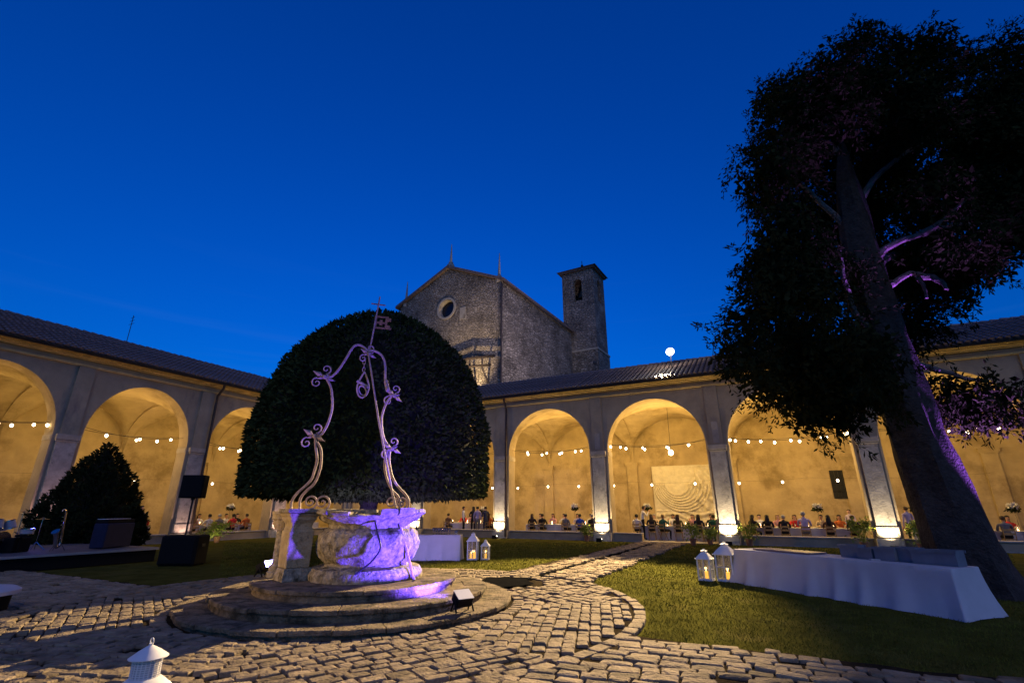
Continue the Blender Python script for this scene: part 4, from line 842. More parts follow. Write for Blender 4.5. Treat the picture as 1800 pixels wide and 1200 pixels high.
# LED wash lights on the well steps
def led(name, loc, rz, label, tilt, lit, s=1):
    o = empty(name, loc, rz, label, 'wash light'); Mx = Matrix.Translation((0, 0, .17 * s)) @ Matrix.Rotation(R(tilt), 4, 'X')
    q = MB(); q.box((-.13 * s, -.10 * s, -.075 * s), (.13 * s, .10 * s, .075 * s), 0, Mx); q.build('housing', M['black'], o, bevel=.008)
    q = MB(); q.box((-.115 * s, .10 * s, -.06 * s), (.115 * s, .112 * s, .06 * s), 0, Mx); q.build('lens', M['lens_blue'], o)
    for sx in (-1, 1):
        q = MB(); q.tube([(sx * .14 * s, -.01, .17 * s), (sx * .15 * s, -.09 * s, .0)], .014 * s, 6); q.tube([(sx * .14 * s, -.01, .17 * s), (sx * .15 * s, .08 * s, .0)], .014 * s, 6); q.build('leg', M['black'], o)
    if not lit:
        q = MB(); q.box((-.135 * s, -.104 * s, .077 * s), (.135 * s, .104 * s, .083 * s), 0, Mx); q.build('top_plate', M['white'], o)
    return o
led('wash_light', (-4.72, 7.40, .155), R(62), 'black wash light on short legs standing on the lowest step, aimed at the bowl', 30, False, 1.05)
lamp('SPOT', (-4.90, 7.50, .40), 2200, (.10, .05, 1), (-7.2, 7.85, 2.5), .05, 120, .5, 'wash_beam')
led('wash_light', (-9.05, 7.0, .475), R(-74), 'small glowing blue wash light on the top step behind the colonnette', 30, True, 1.0)
lamp('SPOT', (-9.13, 7.14, .72), 1900, (.42, .32, 1), (-12.0, 14.2, 1.3), .04, 46, .7, 'wash_beam')
lamp('POINT', (-8.92, 7.04, .68), 14, (.2, .15, 1), size=.05, name='wash_spill')
# violet uplight beside the cypress trunk
TU = empty('wash_light', (5.05, 15.12, 0), R(60), 'low violet wash light on the lawn behind the cypress trunk', 'wash light')
q = MB(); q.cbox((0, 0, .1), (.28, .2, .16), 0, bev=.02); q.build('housing', M['black'], TU)
q = MB(); q.cbox((0, 0, .185), (.24, .16, .02)); q.build('lens', M['lens_blue'], TU)
lamp('SPOT', (5.02, 15.08, .34), 11000, (.36, .12, 1), (3.75, 14.6, 5.4), .06, 46, .6, 'cypress_beam')

# ================================================================== furniture in the courtyard
def draped_table(name, c, rz, lx, ly, h, label, cat='table', flare=.10, seed=1, group=None):
    T = empty(name, (*c, 0), rz, label, cat, group); rr = random.Random(seed); per = []
    def rrect(hx, hy, r, n=8):
        o = []
        for cx, cy, a0 in ((hx - r, hy - r, 0), (-hx + r, hy - r, 90), (-hx + r, -hy + r, 180), (hx - r, -hy + r, 270)):
            o += [(cx + r * math.cos(R(a0 + 90 * i / n)), cy + r * math.sin(R(a0 + 90 * i / n))) for i in range(n + 1)]
        return o
    base = rrect(lx / 2, ly / 2, .03); dense = []
    for a, b in zip(base, base[1:] + base[:1]):
        m = max(1, int(math.dist(a, b) / .035)); dense += [(a[0] + (b[0] - a[0]) * i / m, a[1] + (b[1] - a[1]) * i / m) for i in range(m)]
    n = len(dense); ph = rr.uniform(0, 6); s = 0; arc = []
    for a, b in zip(dense, dense[1:] + dense[:1]): arc.append(s); s += math.dist(a, b)
    rings = [[(x, y, h) for x, y in dense]]
    for t in (.02, .12, .3, .5, .7, .88, 1):
        ring = []
        for (x, y), u in zip(dense, arc):
            cn = math.hypot(max(0, abs(x) - lx / 2 + .22), max(0, abs(y) - ly / 2 + .22)) / .3
            fo = .5 + .5 * math.sin(u * 9.5 + ph + 1.4 * math.sin(u * 2.3)); fo = fo * fo * .085 * t + flare * t * t * min(1, cn) * 1.0 + .012
            d = Vector((x / lx * .6 * (abs(x) > lx / 2 - .25) * 2, y / ly * 2)); d = d.normalized() if d.length > 1e-6 else Vector((0, 1))
            ring.append((x + d.x * fo, y + d.y * fo, h * (1 - t) + .006 + .008 * math.sin(u * 5)))
        rings.append(ring)
    q = MB(); q.loft(rings, 0, caps=False); q.add([(x, y, h) for x, y in dense], [tuple(range(n))]); q.build('tablecloth', M['cloth'], T, smooth=True)
    for sx in (-1, 1):
        for sy in (-1, 1):
            q = MB(); q.tube([(sx * (lx / 2 - .1), sy * (ly / 2 - .08), 0), (sx * (lx / 2 - .1), sy * (ly / 2 - .08), h - .04)], .02, 6); q.build('leg', M['dark_metal'], T)
    q = MB(); q.box((-lx / 2 + .03, -ly / 2 + .03, h - .045), (lx / 2 - .03, ly / 2 - .03, h - .015)); q.build('table_top', M['wood'], T)
    return T
d_ = Vector((.769, -.64)); n_ = Vector((.64, .769)); fl_ = Vector((-1.10, 14.22)); BLt = 4.62
bc = fl_ + d_ * BLt / 2 + n_ * .40
BT = draped_table('buffet_table', bc, math.atan2(d_.y, d_.x), BLt, .8, .76, 'long buffet table under a white floor-length cloth beside the cypress', flare=.16, seed=4)
at = lambda u, v: (bc.x + d_.x * u + n_.x * v, bc.y + d_.y * u + n_.y * v)
q = MB(); q.cbox((*at(-1.1, .02), .785), (1.5, .55, .035), math.atan2(d_.y, d_.x), bev=.008); tag(q.build('serving_board', M['board']), 'flat dark serving board lying on the buffet table', 'board')
cr_me = MB(); cr_me.box((-.18, -.13, 0), (.18, .13, .02)); 
for a, b in (((-.18, -.13, .02), (.18, -.118, .24)), ((-.18, .118, .02), (.18, .13, .24)), ((-.18, -.118, .02), (-.168, .118, .24)), ((.168, -.118, .02), (.18, .118, .24))): cr_me.box(a, b)
cr_me.box((-.2, -.15, .2), (.2, -.13, .243)); cr_me.box((-.2, .13, .2), (.2, .15, .243))
cr_me = cr_me.mesh('crate'); cr_me.materials.append(M['crate'])
lips = ['near the serving board', 'beside the one nearest the serving board', 'with a folded napkin at its foot', 'in the middle of the crate row', 'second from the table end', 'at the cypress end of the table', 'behind the others, against the trunk']
for k, (u, v, dz, sc, rz) in enumerate([(.35, .12, 0, 1.0, .1), (.72, .02, 0, .85, -.1), (1.08, .05, 0, 1.0, .05), (1.38, .16, 0, 1.05, .0), (1.72, .08, 0, 1.0, .08), (2.05, .1, 0, 1.05, 0), (1.95, .28, .0, 1.3, .2)]):
    if k == 6: u, v, sc = 1.55, .30, .95
    o = inst('plastic_crate', cr_me, None, (*at(u, v), .765 + dz), (0, 0, math.atan2(d_.y, d_.x) + rz), (sc, sc, sc)); tag(o, f'grey plastic crate on the buffet table {lips[k] if k < 6 else "standing behind the front row"}', 'crate', 'crates on the buffet table')
q = MB(); q.cbox((*at(.93, -.15), .775), (.16, .1, .02), .3); tag(q.build('napkin', M['cloth']), 'folded white napkin between the grey crates', 'napkin')
wr = Vector((.889, .459)); tA = Vector((-10.08, 15.55)) - wr * 1.3 + Vector((-.459, .889)) * .4
TA = draped_table('drinks_table', tA, R(27.3), 2.6, .8, .84, 'white draped drinks table with glasses beside two lanterns', flare=.02, seed=8)
gl = MB(); gl.lathe([(.032, 0), (.032, .006), (.005, .012), (.005, .07), (.03, .1), (.038, .14), (.034, .19), (.030, .19), (.034, .14), (.004, .105)], 12); gl = gl.mesh('wine_glass', True); gl.materials.append(M['glass'])
for k in range(14):
    i, j = k % 7, k // 7; p = tA + wr * (.30 + i * .095 + random.uniform(-.01, .01)) + Vector((-.459, .889)) * (-.12 + .14 * j)
    tag(inst('wine_glass', gl, None, (p.x, p.y, .843), (0, 0, 0), (1.15, 1.15, 1.15)), 'clear stemmed glass standing on the draped drinks table', 'glass', 'glasses on the drinks table')
q = MB(); p = tA + wr * 1.1 + Vector((-.459, .889)) * .1; q.lathe([(.07, 0), (.075, .1), (.065, .12), (.06, .12), (.06, .02)], 16, (p.x, p.y, .843)); tag(q.build('ice_bucket', M['glass'], None, smooth=True), 'low clear bowl at the end of the drinks table', 'bowl')
q = MB(); p = tA + wr * (-.35); q.lathe([(.045, 0), (.045, .19), (.018, .25), (.018, .31)], 12, (p.x, p.y, .843)); tag(q.build('bottle', M['black'], None, smooth=True), 'dark bottle beside the glasses on the drinks table', 'bottle')
# lanterns: square white frames with hipped roof
def lantern(loc, rz, h, wd, label, fl=1):
    Ln_ = empty('lantern', (*loc, 0), rz, label, 'lantern', 'white candle lanterns on the lawn'); hb = h * .66; a = wd / 2
    q = MB(); q.box((-a, -a, 0), (a, a, .035)); q.box((-a * .97, -a * .97, .035), (a * .97, a * .97, .05)); q.build('base', M['white'], Ln_)
    t = .016
    for sx in (-1, 1):
        for sy in (-1, 1): q = MB(); q.box((sx * (a - t) - t, sy * (a - t) - t, .05), (sx * (a - t) + t, sy * (a - t) + t, hb)); q.build('post', M['white'], Ln_)
    for s in (-1, 1):
        for A_, B_ in (((-a + 2 * t, s * (a - .012) - .008, hb * .52), (a - 2 * t, s * (a - .012) + .008, hb * .52 + .018)), ((s * (a - .012) - .008, -a + 2 * t, hb * .52), (s * (a - .012) + .008, a - 2 * t, hb * .52 + .018)),
                       ((-.009, s * (a - .013) - .006, .05), (.009, s * (a - .013) + .006, hb)), ((s * (a - .013) - .006, -.009, .05), (s * (a - .013) + .006, .009, hb))):
            q = MB(); q.box(A_, B_); q.build('glazing_bar', M['white'], Ln_)
    for s in (-1, 1):
        q = MB(); q.box((-a + .03, s * (a - .03) - .002, .052), (a - .03, s * (a - .03) + .002, hb - .002)); q.build('pane', M['glass'], Ln_)
        q = MB(); q.box((s * (a - .03) - .002, -a + .03, .052), (s * (a - .03) + .002, a - .03, hb - .002)); q.build('pane', M['glass'], Ln_)
    q = MB(); q.box((-a * 1.14, -a * 1.14, hb), (a * 1.14, a * 1.14, hb + .025))
    pr_ = [(1.08, hb + .025), (.80, hb + .33 * (h - hb)), (.45, hb + .58 * (h - hb)), (.34, hb + .64 * (h - hb)), (.34, hb + .78 * (h - hb)), (.42, hb + .79 * (h - hb)), (.05, hb + .9 * (h - hb))]
    q.loft([[(sx * a * k, sy * a * k, z) for sx, sy in ((-1, -1), (1, -1), (1, 1), (-1, 1))] for k, z in pr_]); q.build('roof', M['white'], Ln_)
    q = MB(); zc = h - .05; q.tube([(.04 * math.cos(t_), 0, zc + .045 * math.sin(t_)) for t_ in np.linspace(0, 2 * math.pi, 15)], .007, 6); q.build('ring', M['white'], Ln_)
    for k in range(fl):
        c = ((k - (fl - 1) / 2) * a * .7, -.02 * k, .05); q = MB(); q.lathe([(.045, 0), (.047, .15 + .05 * k), (.035, .16 + .05 * k)], 14, c); co = q.build('candle', M['candle'], Ln_, smooth=True)
        q = MB(); q.lathe([(.003, 0), (.014, .02), (.003, .06)], 8, (c[0], c[1], .05 + .165 + .05 * k)); q.build('flame', M['flame'], co)
    lamp('POINT', (loc[0], loc[1], .28), .8, (1, .55, .15), size=.03, name='candle_glow')
    return Ln_
lantern((-9.86, 16.06), R(20), .92, .36, 'taller of two white lanterns beside the drinks table', 2)
lantern((-9.46, 16.26), R(20), .67, .28, 'shorter of two white lanterns beside the drinks table', 1)
lantern((-1.82, 14.3), R(-12), .74, .33, 'shorter white lantern beside the buffet table end', 1)
lantern((-1.32, 14.4), R(-15), .92, .42, 'taller white lantern touching the buffet table end', 1)
# round white lantern with conical cap near the camera
RL = empty('round_lantern', (-5.22, 2.98, .03), 0, 'round white metal lantern with conical cap and pierced neck', 'lantern')
RL.scale = (.87, .87, .87)
q = MB(); q.lathe([(.24, .17), (.27, .185), (.25, .21), (.19, .26), (.14, .30)], 28); q.build('roof', M['white'], RL, smooth=True)
q = MB(); q.lathe([(.118, .295), (.118, .476)], 28); q.build('neck', M['cloth'], RL, smooth=True)
q = MB()
for k in range(22):
    a = 2 * math.pi * k / 22; q.tube([(.128 * math.cos(a), .128 * math.sin(a), .296), (.128 * math.cos(a), .128 * math.sin(a), .476)], .006, 4)
for z in np.arange(.31, .47, .02): q.tube([(.128 * math.cos(t), .128 * math.sin(t), z) for t in np.linspace(0, 2 * math.pi, 29)], .006, 4)
q.build('pierced_screen', M['white'], RL)
q = MB(); q.lathe([(.11, .474), (.175, .472), (.178, .480), (.10, .535), (.035, .575), (.018, .582), (.02, .60)], 28); q.build('cap', M['white'], RL, smooth=True)
q = MB(); q.tube([(.028 * math.cos(t), 0, .62 + .028 * math.sin(t)) for t in np.linspace(0, 2 * math.pi, 13)], .006, 6); q.build('ring', M['white'], RL)
q = MB(); q.tube(smooth_path([(-.15, .05, .49), (-.17, .06, .56), (-.08, .03, .63), (0, 0, .66)]), .005, 5); q.build('handle', M['dark_metal'], RL)
q = MB(); q.lathe([(.2, 0), (.2, .02), (.19, .03), (.19, .03)], 24); q.build('base', M['white'], RL)
for k in range(8):
    a = 2 * math.pi * k / 8; q = MB(); q.tube([(.185 * math.cos(a), .185 * math.sin(a), .02), (.2 * math.cos(a), .2 * math.sin(a), .175)], .009, 6); q.build('rib', M['white'], RL)
q = MB(); q.lathe([(.178, .03), (.19, .172)], 24); q.build('glass', M['glass'], RL, smooth=True)
# round pouf at the edge of the picture
PF = empty('round_stool', (-12.22, 3.92, 0), 0, 'round stool with padded white top beside the dark paving', 'stool')
q = MB(); q.lathe([(.05, .46), (.3, .46), (.5, .435), (.58, .39), (.58, .33), (.5, .32), (.05, .32)], 32); q.build('cushion', M['cloth'], PF, smooth=True)
q = MB(); q.lathe([(.46, 0), (.48, .315)], 32); q.build('drum', M['black'], PF, smooth=True)

# ================================================================== stage and band gear
ST = empty('stage', (-22.2, 6.3, 0), 0, 'low dark stage platform before the arcade with a pale metal edge', 'stage')
for i in range(4):
    for j in range(2):
        q = MB(); q.box((-3 + 3 * j + .01, -4 + 2.05 * i + .01, .40), (-.0 + 3 * j - .01, -1.95 + 2.05 * i - .01, .45)); q.build('deck_panel', M['stage'], ST)
q = MB(); q.box((3.0, -4, .385), (3.03, 4.2, .452)); q.box((-3, 4.2, .385), (3.03, 4.23, .452)); q.build('edge_trim', M['stage_edge'], ST)
for y in (-3.8, -1.9, .1, 2.1, 4.0):
    for x in (-2.8, 0, 2.85):
        q = MB(); q.tube([(x, y, 0), (x, y, .4)], .025, 6); q.build('leg', M['dark_metal'], ST)
q = MB(); q.box((2.9, -4, .02), (2.92, 4.2, .384)); q.build('skirt', M['black'], ST)
SZ = .452
# loudspeaker on its pole above a bass cabinet
SW = empty('bass_cabinet', (-17.25, 10.25, 0), R(30), 'big black bass cabinet standing on the paving before the arcade', 'speaker')
q = MB(); q.cbox((0, 0, .46), (1.15, .75, .9), 0, bev=.05); q.build('cabinet', M['black'], SW)
q = MB(); q.cbox((0, -.385, .46), (1.0, .03, .76), 0, bev=.01); q.build('grille', M['black'], SW)
for s in (-1, 1):
    q = MB(); q.cbox((s * .585, 0, .6), (.02, .2, .09)); q.build('handle', M['dark_metal'], SW)
for sx in (-1, 1):
    for sy in (-1, 1):
        q = MB(); q.lathe([(.04, 0), (.035, .03)], 10, (sx * .5, sy * .3, -.01)); q.build('foot', M['black'], SW)
LS = empty('loudspeaker', (-16.95, 10.02, .9), R(30), 'black loudspeaker on a pole above the bass cabinet', 'speaker')
q = MB(); q.tube([(0, 0, .0), (0, 0, 1.2)], .03, 8); q.build('pole', M['dark_metal'], LS)
q = MB(); q.loft([[(-.36, -.22, z), (.36, -.22, z), (.27, .25, z), (-.27, .25, z)] for z in (1.14, 1.86)]); q.build('cabinet', M['black'], LS, bevel=.02)
q = MB(); q.box((-.33, -.24, 1.17), (.33, -.223, 1.83)); q.build('grille', M['black'], LS)
q = MB(); q.lathe([(.06, 1.08), (.06, 1.14)], 10); q.build('socket', M['dark_metal'], LS)
# drum kit
DK = empty('drum_kit', (-21.3, 6.9, SZ), R(-60), 'drum kit on the stage with pale bass drum and cymbals', 'drums')
M['drum'] = mat('pale_drum_shell', (.35, .34, .38), .4, .1, 4, coat=.3); M['skin_drum'] = mat('drum_head', (.6, .6, .62), .6, .05, 4); M['brass'] = mat('cymbal_brass', (.5, .36, .12), .3, .15, 20, metal=.9); M['chrome'] = mat('chrome', (.6, .6, .63), .15, 0, metal=1.0)
def drum(c, r, h, axis, name):
    q = MB(); a = Vector(axis).normalized(); c = Vector(c); q.tube([c - a * h / 2, c + a * h / 2], r, 24); o = q.build(name, M['drum'], DK, smooth=True)
    for s in (-1, 1):
        q = MB(); q.tube([c + a * (s * h / 2 - .012), c + a * (s * h / 2 + .012)], r + .015, 24); q.build('hoop', M['chrome'], o, smooth=True)
drum((0, 0, .30), .29, .42, (0, 1, 0), 'bass_drum'); drum((-.2, .1, .78), .16, .24, (.2, -.3, 1), 'tom_drum'); drum((.22, .1, .78), .17, .26, (-.2, -.3, 1), 'tom_drum'); drum((-.6, .35, .58), .18, .15, (0, 0, 1), 'snare_drum'); drum((.7, .4, .38), .22, .45, (0, 0, 1), 'floor_tom')
for x, y, z, r in ((-.75, -.05, 1.15, .24), (.7, -.05, 1.25, .27), (-.95, .45, .95, .19)):
    q = MB(); q.tube([(x, y, 0), (x, y, z)], .014, 6); so_ = q.build('cymbal_stand', M['chrome'], DK)
    q = MB(); q.lathe([(r, 0), (.06, .03), (.04, .05), (.02, .06)], 24, (x, y, z - .02)); q.build('cymbal', M['brass'], so_, smooth=True)
    for k in range(3):
        q = MB(); q.tube([(x, y, .25), (x + .25 * math.cos(k * 2.1), y + .25 * math.sin(k * 2.1), 0)], .01, 5); q.build('stand_leg', M['chrome'], so_)
q = MB(); q.lathe([(.15, .45), (.16, .5), (.13, .52)], 16, (0, .75, 0)); q.tube([(0, .75, 0), (0, .75, .46)], .02, 6); q.build('stool', M['black'], DK)
def mic(x, y, h, label):
    m_ = empty('microphone_stand', (x, y, SZ), 0, label, 'mic stand')
    q = MB(); q.tube([(0, 0, .02), (0, 0, h)], .011, 6); q.build('pole', M['dark_metal'], m_)
    q = MB(); q.lathe([(.14, 0), (.13, .02), (.02, .03)], 16); q.build('base', M['dark_metal'], m_)
    q = MB(); q.tube([(0, 0, h - .02), (.05, -.02, h + .1)], [.012, .02], 8); q.ball((.055, -.022, h + .12), .028, 8); q.build('microphone', M['black'], m_)
mic(-22.6, 6.2, 2.0, 'tall thin microphone stand by the red flowers on the stage')
# saxophone on its stand, catching the blue light
SX = empty('saxophone', (-20.6, 8.2, SZ), R(-62), 'shining saxophone leaning on a stand on the stage', 'saxophone')
M['sax'] = mat('lacquered_brass', (.55, .5, .45), .18, 0, metal=1)
q = MB(); q.tube(smooth_path([(.16, 0, 1.18), (.12, 0, 1.24), (.04, 0, 1.22), (0, 0, 1.1), (-.06, 0, .6), (-.1, 0, .25), (-.06, 0, .12), (.04, 0, .12), (.1, 0, .3), (.16, 0, .52), (.2, 0, .58)], 5), list(np.interp(np.linspace(0, 1, 51), [0, .35, .65, .85, 1], [.012, .025, .045, .06, .11])), 12); q.build('body', M['sax'], SX, smooth=True)
for z in (.4, .52, .64, .76, .88, 1.0):
    q = MB(); q.lathe([(.022, 0), (.022, .012)], 8, (-.02 + (z - .6) * .12, -.05, z)); q.build('key', M['chrome'], SX)
q = MB()
for k in range(3): q.tube([(-.02, 0, .35), (.22 * math.cos(k * 2.1), .22 * math.sin(k * 2.1), 0)], .01, 5)
q.build('stand', M['dark_metal'], SX)
# guitar on a stand
GT = empty('guitar', (-22.1, 5.9, SZ), R(-65), 'wooden guitar resting on a stand beside the red flowers', 'guitar')
def gpoly(s): return [(s * (.17 * (1 + .18 * math.cos(2 * t + .4)) * math.cos(t)), .22 * math.sin(t) * s) for t in np.linspace(0, 2 * math.pi, 25)[:-1]]
Mg = Matrix.Rotation(R(-14), 4, 'X')
q = MB(); q.loft([[Mg @ Vector((x, y_, z + .33)) for x, z in gpoly(1)] for y_ in (-.045, .045)]); q.build('body', M['wood'], GT, bevel=.01)
q = MB(); q.box((-.028, -.055, .5), (.028, -.03, 1.05), 0, Mg); q.build('neck', M['board'], GT)
q = MB(); q.box((-.045, -.05, 1.05), (.045, -.03, 1.2), 0, Mg); q.build('headstock', M['board'], GT)
q = MB(); q.tube([(-.12, .1, 0), (-.05, .06, .25), (0, .08, .6)], .012, 6); q.tube([(.12, .1, 0), (.05, .06, .25)], .012, 6); q.tube([(0, .35, 0), (0, .1, .55)], .012, 6); q.build('stand', M['dark_metal'], GT)
# small blue stage light
SB = empty('stage_light', (-22.3, 7.35, SZ), R(-60), 'small blue stage light on the floor behind the drums', 'stage light')
q = MB(); q.lathe([(.09, 0), (.10, .16), (.08, .18)], 14); q.build('housing', M['black'], SB, smooth=True)
q = MB(); q.lathe([(.07, .181), (.07, .19)], 14); q.build('lens', M['lens_blue'], SB)
lamp('POINT', (-21.75, 7.9, SZ + .75), 9, (.12, .12, 1), size=.06, name='stage_glow')
# amplifier and keyboard case
AM = empty('amplifier', (-20.9, 7.3, SZ), R(-60), 'low black amplifier in front of the bass drum', 'amplifier')
q = MB(); q.cbox((0, 0, .21), (.62, .34, .42), 0, bev=.02); q.build('cabinet', M['black'], AM)
q = MB(); q.box((-.28, -.185, .03), (.28, -.172, .31)); q.build('grille', M['dark_metal'], AM)
q = MB(); q.box((-.28, -.182, .33), (.28, -.172, .39)); q.build('panel', M['stage_edge'], AM)
KB = empty('keyboard', (-20.4, 9.6, SZ), R(-62), 'keyboard under a dark cover on a trestle at the stage end', 'keyboard')
M['navy'] = mat('navy_cloth', (.012, .014, .04), .8, .2, 4)
q = MB(); q.cbox((0, 0, .86), (1.25, .42, .12), 0, bev=.02); q.build('keyboard_body', M['black'], KB)
q = MB(); q.box((-.64, -.23, .02), (.64, .23, .80)); q.build('cover', M['navy'], KB, bevel=.03)
q = MB(); q.box((-.6, -.19, .921), (.6, .05, .935)); q.build('keys', M['white'], KB)
# potted flowers
leafpts = lambda n, r, z0, z1: np.c_[rng.normal(0, r, n), rng.normal(0, r, n), rng.uniform(z0, z1, n)]
def potted(x, y, h, r, label, petals=12, pm='petal', z=0, group='flowering plants along the arcade', stems=9):
    Pp = empty('flowering_plant', (x, y, z), random.uniform(0, 6), label, 'plant', group); ph_ = .28
    q = MB(); q.lathe([(.11, 0), (.16, ph_), (.175, ph_), (.175, ph_ + .03), (.15, ph_ + .03), (.14, ph_ - .03)], 16); q.build('pot', M['pot'], Pp, smooth=True)
    q = MB(); tips = []
    for k in range(stems):
        a = random.uniform(0, 6.28); t = Vector((math.cos(a) * r * random.uniform(.2, 1), math.sin(a) * r * random.uniform(.2, 1), h * random.uniform(.7, 1))); tips.append(t)
        q.tube([(0, 0, ph_), tuple(t * .5 + Vector((0, 0, .1))), tuple(t)], .008, 4)
    q.build('stems', M['plant'], Pp)
    C = np.concatenate([np.array(t) + rng.normal(0, .075, (26, 3)) for t in tips] + [leafpts(90, r * .5, ph_, h * .7)])
    leaves('foliage', C, .13, .032, M['plant'], Pp, .1)
    for k in range(petals):
        t = random.choice(tips) + Vector((random.gauss(0, .06), random.gauss(0, .06), .06)); q = MB()
        for j in range(5):
            a = j * 1.256; q.add([t, t + Vector((.045 * math.cos(a - .5), .045 * math.sin(a - .5), .015)), t + Vector((.075 * math.cos(a), .075 * math.sin(a), .03)), t + Vector((.045 * math.cos(a + .5), .045 * math.sin(a + .5), .015))], [(0, 1, 2, 3)])
        q.build('flower', M[pm], Pp)
M['red'] = mat('red_petal', (.6, .05, .04), .7, .2, 5)
potted(-9.7, 28.0, .75, .30, 'small leafy pot plant at the pier at the path opening', 3)
potted(-3.9, 27.2, .95, .42, 'leafy bush in a pot at the path side of the relief bay', 4, stems=14)
potted(-3.2, 28.0, .75, .35, 'low leafy pot plant between the potted bush and the lit pier', 3, stems=12)
potted(-1.4, 27.95, .95, .4, 'leafy plant with pink flowers between the lit pier and lanterns', 8, stems=12)
potted(3.25, 27.95, 1.25, .5, 'tall pink-flowered plant behind the grey crates', 12, stems=16)
potted(5.3, 27.9, 1.15, .5, 'pink-flowered plant between the lit pier and the cypress trunk', 12, stems=16)
potted(6.1, 27.8, 1.05, .4, 'pink-flowered plant touching the cypress trunk edge', 8, stems=12)
potted(-26.9, 17.6, .95, .55, 'bright yellow-green flowering bush before the loudspeaker bay', 8, stems=18)
potted(-26.6, 16.75, .6, .35, 'low pale flowering plant beside the bright bush', 8, stems=10)
potted(-23.4, 6.4, .85, .35, 'red-flowered plant at the back of the stage', 14, 'red', SZ, stems=10)
lamp('SPOT', (-26.2, 17.0, .12), 22, (1, .9, .5), (-26.9, 17.6, .9), .05, 110, .7, 'plant_light')

# ================================================================== people, tables and chairs in the arcade
SK, TOPM, BOT, SHOE = 0, 1, 2, 3
def skin_body(name, J, B, fing=True):
    """J: joint -> (pos, radius); B: (a, b, region). One continuous skinned surface."""
    names = list(J); me = bpy.data.meshes.new(name + '_rig'); me.from_pydata([J[k][0] for k in names], [(names.index(a), names.index(b)) for a, b, _ in B], [])
    o = bpy.data.objects.new(name + '_rig', me); col.objects.link(o)
    md = o.modifiers.new('skin', 'SKIN'); md.use_smooth_shade = True
    for i, k in enumerate(names):
        r = J[k][1]; me.skin_vertices[0].data[i].radius = r if hasattr(r, '__len__') else (r, r)
    me.skin_vertices[0].data[names.index('pelvis')].use_root = True
    sb = o.modifiers.new('sub', 'SUBSURF'); sb.levels = sb.render_levels = 1
    dg = bpy.context.evaluated_depsgraph_get(); ev = o.evaluated_get(dg); res = bpy.data.meshes.new_from_object(ev); bpy.data.objects.remove(o); 
    vs = [tuple(v.co) for v in res.vertices]; fs = [tuple(p.vertices) for p in res.polygons]; ms = []
    seg = [(Vector(J[a][0]), Vector(J[b][0]), rg) for a, b, rg in B]
    for f in fs:
        c = sum((Vector(vs[i]) for i in f), Vector()) / len(f); best = (1e9, 0)
        for a, b, rg in seg:
            d = b - a; t = max(0, min(1, (c - a).dot(d) / d.length_squared)); best = min(best, ((a + d * t - c).length, rg))
        ms.append(best[1])
    mb = MB(); mb.v = vs; mb.f = fs; mb.m = ms
    h = Vector(J['head'][0])                     # nose, ears, brow
    mb.add([h + Vector(p) for p in ((-.014, .088, .0), (.014, .088, .0), (0, .085, .05), (0, .122, -.004))], [(0, 1, 3), (1, 2, 3), (2, 0, 3)], SK)
    for s in (-1, 1): mb.ball(h + Vector((s * .084, 0, .0)), (.012, .024, .034), 6, SK)
    for s in ('l', 'r'):                         # five bent fingers per hand
        w_, k_ = Vector(J['wrist_' + s][0]), Vector(J['hand_' + s][0]); d = (k_ - w_).normalized(); sd = d.cross(Vector((0, 0, 1))); sd = sd.normalized() if sd.length > .1 else Vector((1, 0, 0)); dn = d.cross(sd).normalized()
        if dn.z > 0: dn = -dn
        for q_, (ofs, ln) in enumerate(((-.030, .06), (-.011, .075), (.009, .07), (.028, .055))):
            b0_ = k_ + sd * ofs; b1_ = b0_ + d * ln * .6 + dn * .008; mb.tube([b0_ - d * .02, b1_, b1_ + d * ln * .4 + dn * .02], [.010, .009, .007], 5, SK)
        tb = w_ + (k_ - w_) * .45 + sd * (.035 if s == 'l' else -.035); mb.tube([tb, tb + d * .03 + sd * (.018 if s == 'l' else -.018), tb + d * .06 + sd * (.02 if s == 'l' else -.02)], [.012, .011, .008], 5, SK)
    return mb.mesh(name, True)
